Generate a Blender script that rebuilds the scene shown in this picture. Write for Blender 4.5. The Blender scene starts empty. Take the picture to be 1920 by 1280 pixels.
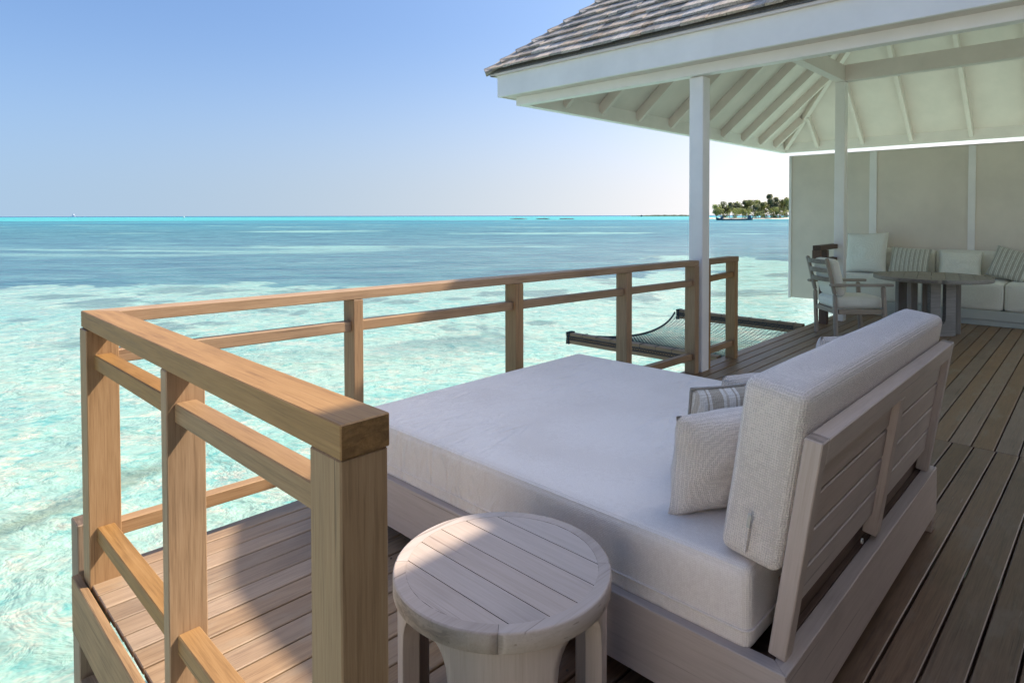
import bpy, bmesh, math, random
from mathutils import Vector, Matrix, noise
random.seed(7)
R = math.radians
scene = bpy.context.scene
COL = scene.collection

# ------------------------------------------------------------------ camera, light, exposure
# world axes: X runs along the deck boards (away to the right), Y runs out to sea (away to the left), deck top is z = 0
YAW, PITCH, ROLL = R(44.04), R(1.25), R(0.12)
a = Vector((math.sin(YAW), 0, -math.cos(YAW))); b = Vector((-math.cos(YAW), 0, -math.sin(YAW))); c = Vector((0, 1, 0))
M0 = Matrix((a, b, c)).transposed()
RP = Matrix(((1, 0, 0), (0, math.cos(PITCH), -math.sin(PITCH)), (0, math.sin(PITCH), math.cos(PITCH))))
RR = Matrix(((math.cos(ROLL), -math.sin(ROLL), 0), (math.sin(ROLL), math.cos(ROLL), 0), (0, 0, 1)))
CAMROT = (RR @ RP @ M0).transposed()
cam_d = bpy.data.cameras.new('camera'); cam = bpy.data.objects.new('camera', cam_d); COL.objects.link(cam)
cam.matrix_world = Matrix.Translation((0, 0, 1.42)) @ CAMROT.to_4x4()
cam_d.sensor_width = 36; cam_d.lens = 1175 / 1920 * 36
cam_d.shift_y = -(640 - 429.8) / 1920
cam_d.clip_start = 0.05; cam_d.clip_end = 90000
scene.camera = cam

SUN = Vector((0.80, -0.48, 1.0)).normalized()
EL = math.asin(SUN.z)
world = bpy.data.worlds.new('World'); scene.world = world; world.use_nodes = True
wn = world.node_tree.nodes; wl = world.node_tree.links
bg = wn['Background']; sky = wn.new('ShaderNodeTexSky'); sky.sky_type = 'NISHITA'
sky.sun_disc = False; sky.sun_elevation = EL
sky.sun_rotation = math.atan2(SUN.x, SUN.y)
sky.altitude = 0; sky.air_density = 1.0; sky.dust_density = 5.0; sky.ozone_density = 8.0
# sea haze: the lowest degrees of the sky stay as bright as the band above them, a little paler, all the way round
tc_ = wn.new('ShaderNodeTexCoord'); sx_ = wn.new('ShaderNodeSeparateXYZ'); wl.new(tc_.outputs['Generated'], sx_.inputs[0])
mr_ = wn.new('ShaderNodeMapRange'); mr_.interpolation_type = 'SMOOTHSTEP'; wl.new(sx_.outputs[2], mr_.inputs[0]); mr_.inputs[1].default_value = 0.0; mr_.inputs[2].default_value = 0.32
mr_.inputs[3].default_value = 1.0; mr_.inputs[4].default_value = 0.0
def wmath(op, a_, b_):
    o = wn.new('ShaderNodeMath'); o.operation = op
    for i_, v_ in enumerate((a_, b_)):
        if hasattr(v_, 'links'): wl.new(v_, o.inputs[i_])
        else: o.inputs[i_].default_value = v_
    return o.outputs[0]
zz_ = wmath('POWER', wmath('ADD', wmath('MULTIPLY', sx_.outputs[2], sx_.outputs[2]), 0.13 ** 2), 0.5)
cv_ = wn.new('ShaderNodeCombineXYZ'); wl.new(sx_.outputs[0], cv_.inputs[0]); wl.new(sx_.outputs[1], cv_.inputs[1]); wl.new(zz_, cv_.inputs[2]); wl.new(cv_.outputs[0], sky.inputs[0])
hz_ = wn.new('ShaderNodeMixRGB'); hz_.blend_type = 'MULTIPLY'; wl.new(mr_.outputs[0], hz_.inputs[0]); wl.new(sky.outputs[0], hz_.inputs[1]); hz_.inputs[2].default_value = (1.36, 1.22, 1.12, 1)
# forward-scattering haze: the low sky turns whiter towards the sun's side
dt_ = wn.new('ShaderNodeVectorMath'); dt_.operation = 'DOT_PRODUCT'; wl.new(tc_.outputs['Generated'], dt_.inputs[0]); dt_.inputs[1].default_value = (SUN.x, SUN.y, 0)
ma_ = wn.new('ShaderNodeMapRange'); ma_.interpolation_type = 'SMOOTHSTEP'; wl.new(dt_.outputs['Value'], ma_.inputs[0]); ma_.inputs[1].default_value = -0.55; ma_.inputs[2].default_value = 0.55
hs_ = wn.new('ShaderNodeMixRGB'); hs_.blend_type = 'MULTIPLY'; wl.new(wmath('MULTIPLY', ma_.outputs[0], mr_.outputs[0]), hs_.inputs[0]); wl.new(hz_.outputs[0], hs_.inputs[1]); hs_.inputs[2].default_value = (1.42, 1.13, 0.92, 1)
hz_ = hs_
wb_ = wn.new('ShaderNodeMixRGB'); wb_.blend_type = 'MULTIPLY'; wb_.inputs[0].default_value = 1; wl.new(hz_.outputs[0], wb_.inputs[1]); wb_.inputs[2].default_value = (0.97, 1.0, 1.0, 1)
wl.new(wb_.outputs[0], bg.inputs[0]); bg.inputs[1].default_value = 0.113
sun_d = bpy.data.lights.new('sun', 'SUN'); sun_d.energy = 3.3; sun_d.angle = R(0.45); sun_d.color = (1, 0.89, 0.74)
sun = bpy.data.objects.new('sun', sun_d); COL.objects.link(sun)
sun.rotation_euler = SUN.to_track_quat('Z', 'Y').to_euler(); sun.location = (6, -4, 9)
vs = scene.view_settings
vs.view_transform = 'Standard'; vs.look = 'None'; vs.gamma = 1; vs.use_curve_mapping = False
vs.exposure = 1.15
scene.cycles.max_bounces = 8; scene.cycles.diffuse_bounces = 4; scene.cycles.glossy_bounces = 3

# ------------------------------------------------------------------ helpers
def tag(o, label=None, cat=None, group=None, kind=None):
    if label: o['label'] = label
    if cat: o['category'] = cat
    if group: o['group'] = group
    if kind: o['kind'] = kind
    return o
def empty(name, loc=(0, 0, 0), rz=0):
    o = bpy.data.objects.new(name, None); COL.objects.link(o); o.location = loc; o.rotation_euler = (0, 0, rz)
    o.empty_display_size = 0.1
    return o
def thing(name, label, cat, loc=(0, 0, 0), rz=0, group=None):
    return tag(empty(name, loc, rz), label, cat, group)
def link_mesh(name, me, mat, parent=None, mw=None):
    o = bpy.data.objects.new(name, me); COL.objects.link(o)
    if mat and not me.materials: me.materials.append(mat)
    if parent: o.parent = parent
    if mw is not None: o.matrix_local = mw
    return o
def from_bm(name, bm, mat, parent=None, mw=None, smooth=False):
    me = bpy.data.meshes.new(name); bm.normal_update(); bm.to_mesh(me); bm.free()
    if smooth:
        for p in me.polygons: p.use_smooth = True
    return link_mesh(name, me, mat, parent, mw)
_boxcache = {}
def box_mesh(name, l, w, h, bev, mat):
    k = (name, round(l, 4), round(w, 4), round(h, 4), bev, mat.name)
    if k in _boxcache: return _boxcache[k]
    bm = bmesh.new(); bmesh.ops.create_cube(bm, size=1)
    bmesh.ops.scale(bm, vec=(l, w, h), verts=bm.verts)
    if bev: bmesh.ops.bevel(bm, geom=bm.edges[:], offset=bev, segments=1, affect='EDGES')
    me = bpy.data.meshes.new(name); bm.normal_update(); bm.to_mesh(me); bm.free(); me.materials.append(mat)
    _boxcache[k] = me
    return me
def rel(parent, m):
    # matrix in world (deck) coords -> local to parent empty
    return (PW[parent.name].inverted() @ m) if parent and parent.name in PW else m
PW = {}
def reg(o):
    PW[o.name] = Matrix.Translation(o.location) @ o.rotation_euler.to_matrix().to_4x4()
    return o
def beam(name, p0, p1, w, h, mat, parent=None, bev=0.003, up=(0, 0, 1)):
    """box whose local X runs from p0 to p1; w across, h along 'up'"""
    p0 = Vector(p0); p1 = Vector(p1); d = p1 - p0; l = d.length; x = d.normalized()
    u = Vector(up); y = u.cross(x).normalized(); z = x.cross(y)
    m = Matrix((x, y, z)).transposed().to_4x4(); m.translation = (p0 + p1) / 2
    return link_mesh(name, box_mesh(name, l, w, h, bev, mat), mat, parent, rel(parent, m))
def box(name, x0, x1, y0, y1, z0, z1, mat, parent=None, bev=0.003):
    dims = (x1 - x0, y1 - y0, z1 - z0); ax = max(range(3), key=lambda i: dims[i]); c = Vector(((x0 + x1) / 2, (y0 + y1) / 2, (z0 + z1) / 2))
    e = Vector((0, 0, 0)); e[ax] = dims[ax] / 2
    if ax == 0: return beam(name, c - e, c + e, dims[1], dims[2], mat, parent, bev)
    if ax == 1: return beam(name, c - e, c + e, dims[0], dims[2], mat, parent, bev)
    return beam(name, c - e, c + e, dims[1], dims[0], mat, parent, bev, up=(1, 0, 0))
def prism(name, pts, z0, z1, mat, parent=None, bev=0):
    bm = bmesh.new(); lo = [bm.verts.new((x, y, z0)) for x, y in pts]; hi = [bm.verts.new((x, y, z1)) for x, y in pts]
    bm.faces.new(lo[::-1]); bm.faces.new(hi); n = len(pts)
    for i in range(n): bm.faces.new((lo[i], lo[(i + 1) % n], hi[(i + 1) % n], hi[i]))
    bmesh.ops.recalc_face_normals(bm, faces=bm.faces)
    if bev: bmesh.ops.bevel(bm, geom=bm.edges[:], offset=bev, segments=2, affect='EDGES')
    return from_bm(name, bm, mat, parent, rel(parent, Matrix.Identity(4)))
def tube_bm(bm, pts, r, n=6, closed=False):
    pts = [Vector(p) for p in pts]; rings = []; N = len(pts)
    for i, p in enumerate(pts):
        if closed: d = pts[(i + 1) % N] - pts[i - 1]
        else: d = pts[min(i + 1, N - 1)] - pts[max(i - 1, 0)]
        d.normalize(); s = Vector((0, 0, 1)) if abs(d.z) < .9 else Vector((1, 0, 0))
        u = d.cross(s).normalized(); v = d.cross(u)
        rings.append([bm.verts.new(p + (u * math.cos(2 * math.pi * k / n) + v * math.sin(2 * math.pi * k / n)) * r) for k in range(n)])
    for i in range(N if closed else N - 1):
        A, B = rings[i], rings[(i + 1) % N]
        for k in range(n): bm.faces.new((A[k], A[(k + 1) % n], B[(k + 1) % n], B[k]))
    if not closed:
        bm.faces.new(rings[0][::-1]); bm.faces.new(rings[-1])
    return bm
def cyl(name, p0, p1, r, mat, parent=None, n=16, r1=None):
    bm = bmesh.new(); p0 = Vector(p0); p1 = Vector(p1); d = (p1 - p0).normalized()
    s = Vector((0, 0, 1)) if abs(d.z) < .9 else Vector((1, 0, 0)); u = d.cross(s).normalized(); v = d.cross(u); r1 = r1 or r
    A = [bm.verts.new(p0 + (u * math.cos(2 * math.pi * k / n) + v * math.sin(2 * math.pi * k / n)) * r) for k in range(n)]
    B = [bm.verts.new(p1 + (u * math.cos(2 * math.pi * k / n) + v * math.sin(2 * math.pi * k / n)) * r1) for k in range(n)]
    for k in range(n):
        f = bm.faces.new((A[k], A[(k + 1) % n], B[(k + 1) % n], B[k])); f.smooth = True
    bm.faces.new(A[::-1]); bm.faces.new(B); bmesh.ops.recalc_face_normals(bm, faces=bm.faces)
    return from_bm(name, bm, mat, parent, rel(parent, Matrix.Identity(4)))
def cushion_bm(L, W, T, r, puff=0.02, n=(24, 20, 8), seed=0, wr=0.0):
    """rounded, softly domed block centred at origin"""
    bm = bmesh.new(); nx, ny, nz = n
    def mp(x, y, z):
        P = Vector((x * L / 2, y * W / 2, z * T / 2))
        Q = Vector((max(-L / 2 + r, min(L / 2 - r, P.x)), max(-W / 2 + r, min(W / 2 - r, P.y)), max(-T / 2 + r, min(T / 2 - r, P.z))))
        d = P - Q
        if d.length > 1e-6:
            P = Q + d.normalized() * r * min(1, max(abs(d.x), abs(d.y), abs(d.z)) / r)
        k = (1 - x * x) * (1 - y * y); P.z += puff * k ** .6 * (1 if z > 0 else -1) * abs(z)
        P.x += puff * .35 * (1 - y * y) * (1 - z * z) * x; P.y += puff * .35 * (1 - x * x) * (1 - z * z) * y
        if wr:
            q = noise.noise(Vector((P.x * 3 + seed, P.y * 3, P.z * 3))) * wr
            P += P.normalized() * q
        return P
    def sp(i, m):  # sample denser near the edges
        t = -1 + 2 * i / m
        return math.sin(t * math.pi / 2) * .6 + t * .4
    vs_ = {}
    def V(i, j, k):
        key = (i, j, k)
        if key not in vs_: vs_[key] = bm.verts.new(mp(sp(i, nx), sp(j, ny), sp(k, nz)))
        return vs_[key]
    for i in range(nx):
        for j in range(ny):
            for k in (0, nz): bm.faces.new([V(i, j, k), V(i + 1, j, k), V(i + 1, j + 1, k), V(i, j + 1, k)])
    for i in range(nx):
        for k in range(nz):
            for j in (0, ny): bm.faces.new([V(i, j, k), V(i + 1, j, k), V(i + 1, j, k + 1), V(i, j, k + 1)])
    for j in range(ny):
        for k in range(nz):
            for i in (0, nx): bm.faces.new([V(i, j, k), V(i, j + 1, k), V(i, j + 1, k + 1), V(i, j, k + 1)])
    bmesh.ops.recalc_face_normals(bm, faces=bm.faces)
    for f in bm.faces: f.smooth = True
    return bm
def pillow_bm(W, H, T, seed=0, n=22, slump=0.0):
    """knife-edge scatter cushion standing in the XZ plane, thickness along Y, base at z=0"""
    bm = bmesh.new(); g = {}
    rnd = random.Random(seed)
    for s in (1, -1):
        for i in range(n + 1):
            for j in range(n + 1):
                x = -1 + 2 * i / n; z = -1 + 2 * j / n
                edge = i in (0, n) or j in (0, n)
                if edge and s == -1: g[(s, i, j)] = g[(1, i, j)]; continue
                ex = 1 - 0.06 * (1 - z * z) ** 1 * 0.9; ez = 1 - 0.06 * (1 - x * x)
                k = max(0, (1 - x ** 2)) ** .5 * max(0, (1 - z ** 2)) ** .5
                y = s * T / 2 * k ** .75
                wrk = noise.noise(Vector((x * 2.2 + seed * 3.1, z * 2.2, s * 2 + seed))) * .014 * k ** .3
                wrk += noise.noise(Vector((x * 6 + seed, z * 6, s))) * .004
                P = Vector((x * W / 2 * ex, y + (wrk if not edge else 0), z * H / 2 * ez + H / 2))
                if slump: P.z -= slump * (P.z / H) ** 2 * (1 - x * x) * .5
                g[(s, i, j)] = bm.verts.new(P)
    for s in (1, -1):
        for i in range(n):
            for j in range(n):
                q = [g[(s, i, j)], g[(s, i + 1, j)], g[(s, i + 1, j + 1)], g[(s, i, j + 1)]]
                bm.faces.new(q if s == -1 else q[::-1])
    bmesh.ops.recalc_face_normals(bm, faces=bm.faces)
    for f in bm.faces: f.smooth = True
    rim = [g[(1, i, 0)].co.copy() for i in range(n)] + [g[(1, n, j)].co.copy() for j in range(n)] + [g[(1, i, n)].co.copy() for i in range(n, 0, -1)] + [g[(1, 0, j)].co.copy() for j in range(n, 0, -1)]
    return bm, rim

# ------------------------------------------------------------------ materials
class N:
    def __init__(s, name):
        s.m = bpy.data.materials.new(name); s.m.use_nodes = True; s.t = s.m.node_tree; s.n = s.t.nodes
        s.p = s.n['Principled BSDF']; s.out = s.n['Material Output']
    def new(s, ty, **kw):
        o = s.n.new('ShaderNode' + ty)
        for k, v in kw.items(): setattr(o, k, v)
        return o
    def link(s, a_, b_): s.t.links.new(a_, b_)
    def coords(s, kind='Object', scale=(1, 1, 1), rand=0.0, rot=(0, 0, 0)):
        tc = s.new('TexCoord'); mp = s.new('Mapping'); mp.inputs['Scale'].default_value = scale; mp.inputs['Rotation'].default_value = rot
        if rand:
            oi = s.new('ObjectInfo'); cm = s.new('VectorMath', operation='SCALE'); cb = s.new('CombineXYZ')
            s.link(oi.outputs['Random'], cb.inputs[0]); s.link(oi.outputs['Random'], cb.inputs[1]); s.link(oi.outputs['Random'], cb.inputs[2])
            s.link(cb.outputs[0], cm.inputs[0]); cm.inputs['Scale'].default_value = rand
            ad = s.new('VectorMath', operation='ADD'); s.link(tc.outputs[kind], ad.inputs[0]); s.link(cm.outputs[0], ad.inputs[1])
            s.link(ad.outputs[0], mp.inputs[0])
        else: s.link(tc.outputs[kind], mp.inputs[0])
        return mp.outputs[0]
    def noise(s, vec, scale, detail=4, rough=.55, dist=0):
        o = s.new('TexNoise'); s.link(vec, o.inputs['Vector']); o.inputs['Scale'].default_value = scale
        o.inputs['Detail'].default_value = detail; o.inputs['Roughness'].default_value = rough; o.inputs['Distortion'].default_value = dist
        return o.outputs['Fac']
    def ramp(s, fac, stops):
        o = s.new('ValToRGB'); e = o.color_ramp.elements
        while len(e) > 1: e.remove(e[-1])
        for i, (p, col) in enumerate(stops):
            k = e[0] if i == 0 else e.new(p)
            k.position = p; k.color = (*col, 1) if len(col) == 3 else col
        s.link(fac, o.inputs[0]); return o.outputs[0]
    def mix(s, a_, b_, fac, mode='MIX'):
        o = s.new('MixRGB', blend_type=mode)
        for sock, v in ((o.inputs[1], a_), (o.inputs[2], b_), (o.inputs[0], fac)):
            if hasattr(v, 'links'): s.link(v, sock)
            elif isinstance(v, (int, float)): sock.default_value = v
            else: sock.default_value = (*v, 1)
        return o.outputs[0]
    def math(s, op, a_, b_=None, c_=None, clamp=False):
        o = s.new('Math', operation=op, use_clamp=clamp)
        for i, v in enumerate((a_, b_, c_)):
            if v is None: continue
            if hasattr(v, 'links'): s.link(v, o.inputs[i])
            else: o.inputs[i].default_value = v
        return o.outputs[0]
    def smooth(s, v, lo, hi):
        o = s.new('MapRange', interpolation_type='SMOOTHSTEP'); s.link(v, o.inputs[0]); o.inputs[1].default_value = lo; o.inputs[2].default_value = hi
        return o.outputs[0]
    def bump(s, h, strength, dist=.002):
        o = s.new('Bump'); s.link(h, o.inputs['Height']); o.inputs['Strength'].default_value = strength; o.inputs['Distance'].default_value = dist
        s.link(o.outputs[0], s.p.inputs['Normal']); return o
    def color(s, v): s.link(v, s.p.inputs['Base Color'])
    def rough(s, v):
        if hasattr(v, 'links'): s.link(v, s.p.inputs['Roughness'])
        else: s.p.inputs['Roughness'].default_value = v

def wood(name, dark, mid, light, rough=.6, var=.25, grain=1.0, wear=None, spec=.4, knots=True):
    m = N(name)
    v = m.coords('Object', (.9, 20, 20), rand=37.0)
    g1 = m.noise(v, 3.0, 7, .66, .35)
    v2 = m.coords('Object', (4, 110, 110), rand=17.0)
    g2 = m.noise(v2, 2.0, 3, .6)
    v3 = m.coords('Object', (1, 1, 1), rand=9.0)
    g3 = m.noise(v3, 2.3, 3, .5)
    f = m.math('ADD', m.math('MULTIPLY', g1, .6), m.math('MULTIPLY', g2, .4))
    col = m.ramp(f, [(.33, dark), (.5, mid), (.68, light)])
    # a board's own tone
    oi = m.new('ObjectInfo')
    hs = m.new('HueSaturation'); m.link(col, hs.inputs['Color'])
    m.link(m.math('ADD', m.math('MULTIPLY', oi.outputs['Random'], var), 1 - var / 2), hs.inputs['Value'])
    rn = m.math('FRACT', m.math('MULTIPLY', oi.outputs['Random'], 7.31))
    m.link(m.math('ADD', m.math('MULTIPLY', rn, .3), .85), hs.inputs['Saturation'])
    col = hs.outputs[0]
    col = m.mix(col, m.mix(col, (.5, .5, .5), 1, 'MULTIPLY'), m.math('MULTIPLY', m.smooth(g3, .52, .72), .35))
    # long fine cracks
    crk = m.smooth(m.noise(m.coords('Object', (.8, 60, 60), rand=23.0), 1.6, 2, .5), .68, .74)
    col = m.mix(col, m.mix(col, (.35, .32, .3), 1, 'MULTIPLY'), m.math('MULTIPLY', crk, .55))
    if wear:
        w = m.smooth(m.noise(m.coords('Object', (1, 3, 3), rand=5.0), 3.5, 5, .65), .50, .70)
        col = m.mix(col, wear, m.math('MULTIPLY', w, .5))
        sc = m.smooth(m.noise(m.coords('Object', (2.2, 26, 9), rand=41.0, rot=(0, 0, .9)), 2.2, 2, .5), .74, .78)
        col = m.mix(col, (.5, .47, .43), m.math('MULTIPLY', sc, .28))
    tn = m.new('TexCoord'); sn_ = m.new('SeparateXYZ'); m.link(tn.outputs['Normal'], sn_.inputs[0])
    endg = m.smooth(m.math('ABSOLUTE', sn_.outputs[0]), .85, .97)
    rings = m.noise(m.coords('Object', (8, 22, 70), rand=13.0), 1.0, 4, .6, 1.0)
    ecol = m.mix(m.mix(col, (.5, .48, .47), 1, 'MULTIPLY'), m.mix(col, (.72, .70, .68), 1, 'MULTIPLY'), m.smooth(rings, .4, .62))
    col = m.mix(col, ecol, endg)
    m.color(col)
    m.rough(m.math('ADD', m.math('MULTIPLY', g1, .3), rough - .15))
    m.p.inputs['Specular IOR Level'].default_value = spec
    h = m.math('SUBTRACT', f, m.math('MULTIPLY', crk, .6))
    m.bump(h, .45 * grain, .0016)
    return m.m
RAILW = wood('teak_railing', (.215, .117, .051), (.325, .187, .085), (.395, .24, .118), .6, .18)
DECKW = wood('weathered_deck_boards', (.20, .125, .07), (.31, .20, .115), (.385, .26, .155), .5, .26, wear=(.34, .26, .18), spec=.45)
BEDW = wood('pale_teak_furniture', (.43, .34, .28), (.49, .395, .335), (.54, .44, .38), .6, .05, .5)
FARW = wood('grey_teak_furniture', (.26, .205, .16), (.36, .29, .23), (.44, .365, .30), .6, .12, .5)
TABW = wood('dark_grey_table_wood', (.20, .17, .145), (.29, .255, .22), (.35, .31, .27), .55, .1, .5)
DECKD = wood('dark_deck_boards', (.105, .058, .035), (.18, .104, .062), (.235, .148, .092), .45, .3, wear=(.22, .17, .13), spec=.5)  # darkest board tone, for the landward part of the near section
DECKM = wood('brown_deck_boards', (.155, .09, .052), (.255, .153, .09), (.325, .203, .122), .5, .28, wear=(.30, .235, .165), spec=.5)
PILEW = wood('pile_timber', (.17, .105, .06), (.30, .195, .115), (.38, .26, .16), .7, .2)
NETW = wood('hammock_beam_timber', (.22, .145, .09), (.33, .225, .145), (.42, .29, .195), .65, .15)

def fabric(name, c0, c1, weave=420, bump=.5, wrinkle=0, stripe=None, wscale=3.0):
    m = N(name)
    v = m.coords('Object')
    k_ = 6.2832 / .0062 * (weave / 560)
    sv = m.new('SeparateXYZ'); m.link(v, sv.inputs[0])
    jit = m.math('MULTIPLY', m.noise(v, 60, 3, .65), 6.5)
    sn3 = [m.math('SINE', m.math('ADD', m.math('MULTIPLY', sv.outputs[a_], k_ * (1, 1.07, .94)[a_]), jit)) for a_ in range(3)]
    wv = m.math('MULTIPLY', m.math('ADD', m.math('ADD', sn3[0], sn3[1]), sn3[2]), .16)
    nc = m.noise(v, 260, 2, .6)
    f0 = m.math('ADD', m.math('ADD', m.math('MULTIPLY', wv, .42), .25), m.math('MULTIPLY', nc, .55))
    soft = m.noise(v, 4, 2, .5)
    f = m.smooth(f0, .40, .70)
    col = m.ramp(f, [(.05, c0), (.75, c1)])
    col = m.mix(col, m.mix(col, (.96, .955, .95), 1, 'MULTIPLY'), m.smooth(soft, .45, .7))
    if stripe:
        sx = m.new('SeparateXYZ'); m.link(v, sx.inputs[0])
        axis, per, stops = stripe
        q = m.math('FRACT', m.math('DIVIDE', sx.outputs[axis], per))
        r = m.new('ValToRGB'); r.color_ramp.interpolation = 'CONSTANT'; e = r.color_ramp.elements
        e[0].position = 0; e[0].color = (*stops[0][1], 1); e[1].position = stops[1][0]; e[1].color = (*stops[1][1], 1)
        for p_, c_ in stops[2:]:
            k = e.new(p_); k.color = (*c_, 1)
        m.link(q, r.inputs[0])
        col = m.mix(r.outputs[0], m.mix(r.outputs[0], (.78, .77, .76), 1, 'MULTIPLY'), m.math('SUBTRACT', 1, f))
    m.color(col); m.rough(.92); m.p.inputs['Specular IOR Level'].default_value = .15
    m.p.inputs['Sheen Weight'].default_value = .25; m.p.inputs['Sheen Roughness'].default_value = .6
    h = f
    b1 = m.new('Bump'); m.link(h, b1.inputs['Height']); b1.inputs['Strength'].default_value = bump; b1.inputs['Distance'].default_value = .0022
    if wrinkle:
        vw = m.coords('Object', (.55, 2.6, 1), rot=(0, 0, R(-14)))
        wr = m.noise(vw, wscale, 3, .5, .9)
        ridge = m.math('ABSOLUTE', m.math('SUBTRACT', wr, .5))
        region = m.smooth(m.noise(m.coords('Object'), 1.3, 2, .5), .42, .6)
        b0 = m.new('Bump'); m.link(m.math('MULTIPLY', m.math('MULTIPLY', ridge, region), -1), b0.inputs['Height']); b0.inputs['Strength'].default_value = wrinkle; b0.inputs['Distance'].default_value = .05
        m.link(b0.outputs[0], b1.inputs['Normal'])
    m.link(b1.outputs[0], m.p.inputs['Normal'])
    return m.m
LINEN = fabric('oatmeal_linen', (.68, .585, .515), (.89, .785, .70), 560, 1.0)
MATT = fabric('mattress_linen', (.82, .71, .62), (.92, .815, .725), 700, .45, wrinkle=.8, wscale=4.5)
CREAM = fabric('cream_canvas', (.72, .68, .58), (.84, .80, .70), 500, .2)
STRIPE = fabric('striped_linen', (.5, .45, .38), (.6, .55, .48), 500, .4, stripe=(0, .115, [(0, (.50, .44, .36)), (.40, (.82, .79, .74)), (.50, (.50, .44, .36)), (.56, (.80, .77, .72)), (.80, (.62, .56, .48)), (.88, (.82, .79, .74))]))
STRIPE2 = fabric('thin_striped_canvas', (.5, .47, .4), (.6, .56, .49), 500, .2, stripe=(0, .055, [(0, (.47, .44, .36)), (.5, (.74, .72, .62)), (.66, (.47, .44, .36)), (.78, (.74, .72, .62))]))
PIPING = fabric('grey_piping', (.22, .20, .17), (.34, .31, .27), 700, .2)

def paint(name, col, rough=.45, dirt=.05):
    m = N(name); v = m.coords('Object', rand=3.0)
    n = m.noise(v, 2.2, 5, .6); col2 = tuple(x * (1 - dirt * 2) for x in col)
    m.color(m.ramp(n, [(.3, col2), (.65, col)])); m.rough(rough)
    m.bump(m.noise(m.coords('Object', (30, 30, 30)), 3, 3), .12, .001)
    return m.m
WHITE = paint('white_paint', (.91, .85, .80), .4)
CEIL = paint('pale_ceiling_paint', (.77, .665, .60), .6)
PANEL = paint('beige_wall_panel', (.77, .67, .56), .6)
PLINTH = paint('sofa_plinth_paint', (.52, .53, .48), .55)
DARKW = wood('dark_red_timber', (.07, .038, .025), (.12, .065, .04), (.17, .10, .065), .6, .1)
METAL = N('zip_metal'); METAL.p.inputs['Base Color'].default_value = (.62, .60, .57, 1); METAL.p.inputs['Metallic'].default_value = .8; METAL.rough(.35); METAL = METAL.m

def shingle_mat():
    m = N('weathered_wood_shingle')
    v = m.coords('Object', (4, 30, 30), rand=31.0); g = m.noise(v, 2.2, 5, .6, .4)
    col = m.ramp(g, [(.3, (.22, .18, .15)), (.5, (.38, .325, .275)), (.72, (.52, .455, .39))])
    oi = m.new('ObjectInfo'); hs = m.new('HueSaturation'); m.link(col, hs.inputs['Color'])
    m.link(m.math('ADD', m.math('MULTIPLY', oi.outputs['Random'], .6), .7), hs.inputs['Value'])
    m.link(m.math('ADD', m.math('FRACT', m.math('MULTIPLY', oi.outputs['Random'], 5.7)), .5), hs.inputs['Saturation'])
    m.color(hs.outputs[0]); m.rough(.75); m.bump(g, .6, .003)
    return m.m
SHING = shingle_mat()

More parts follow.
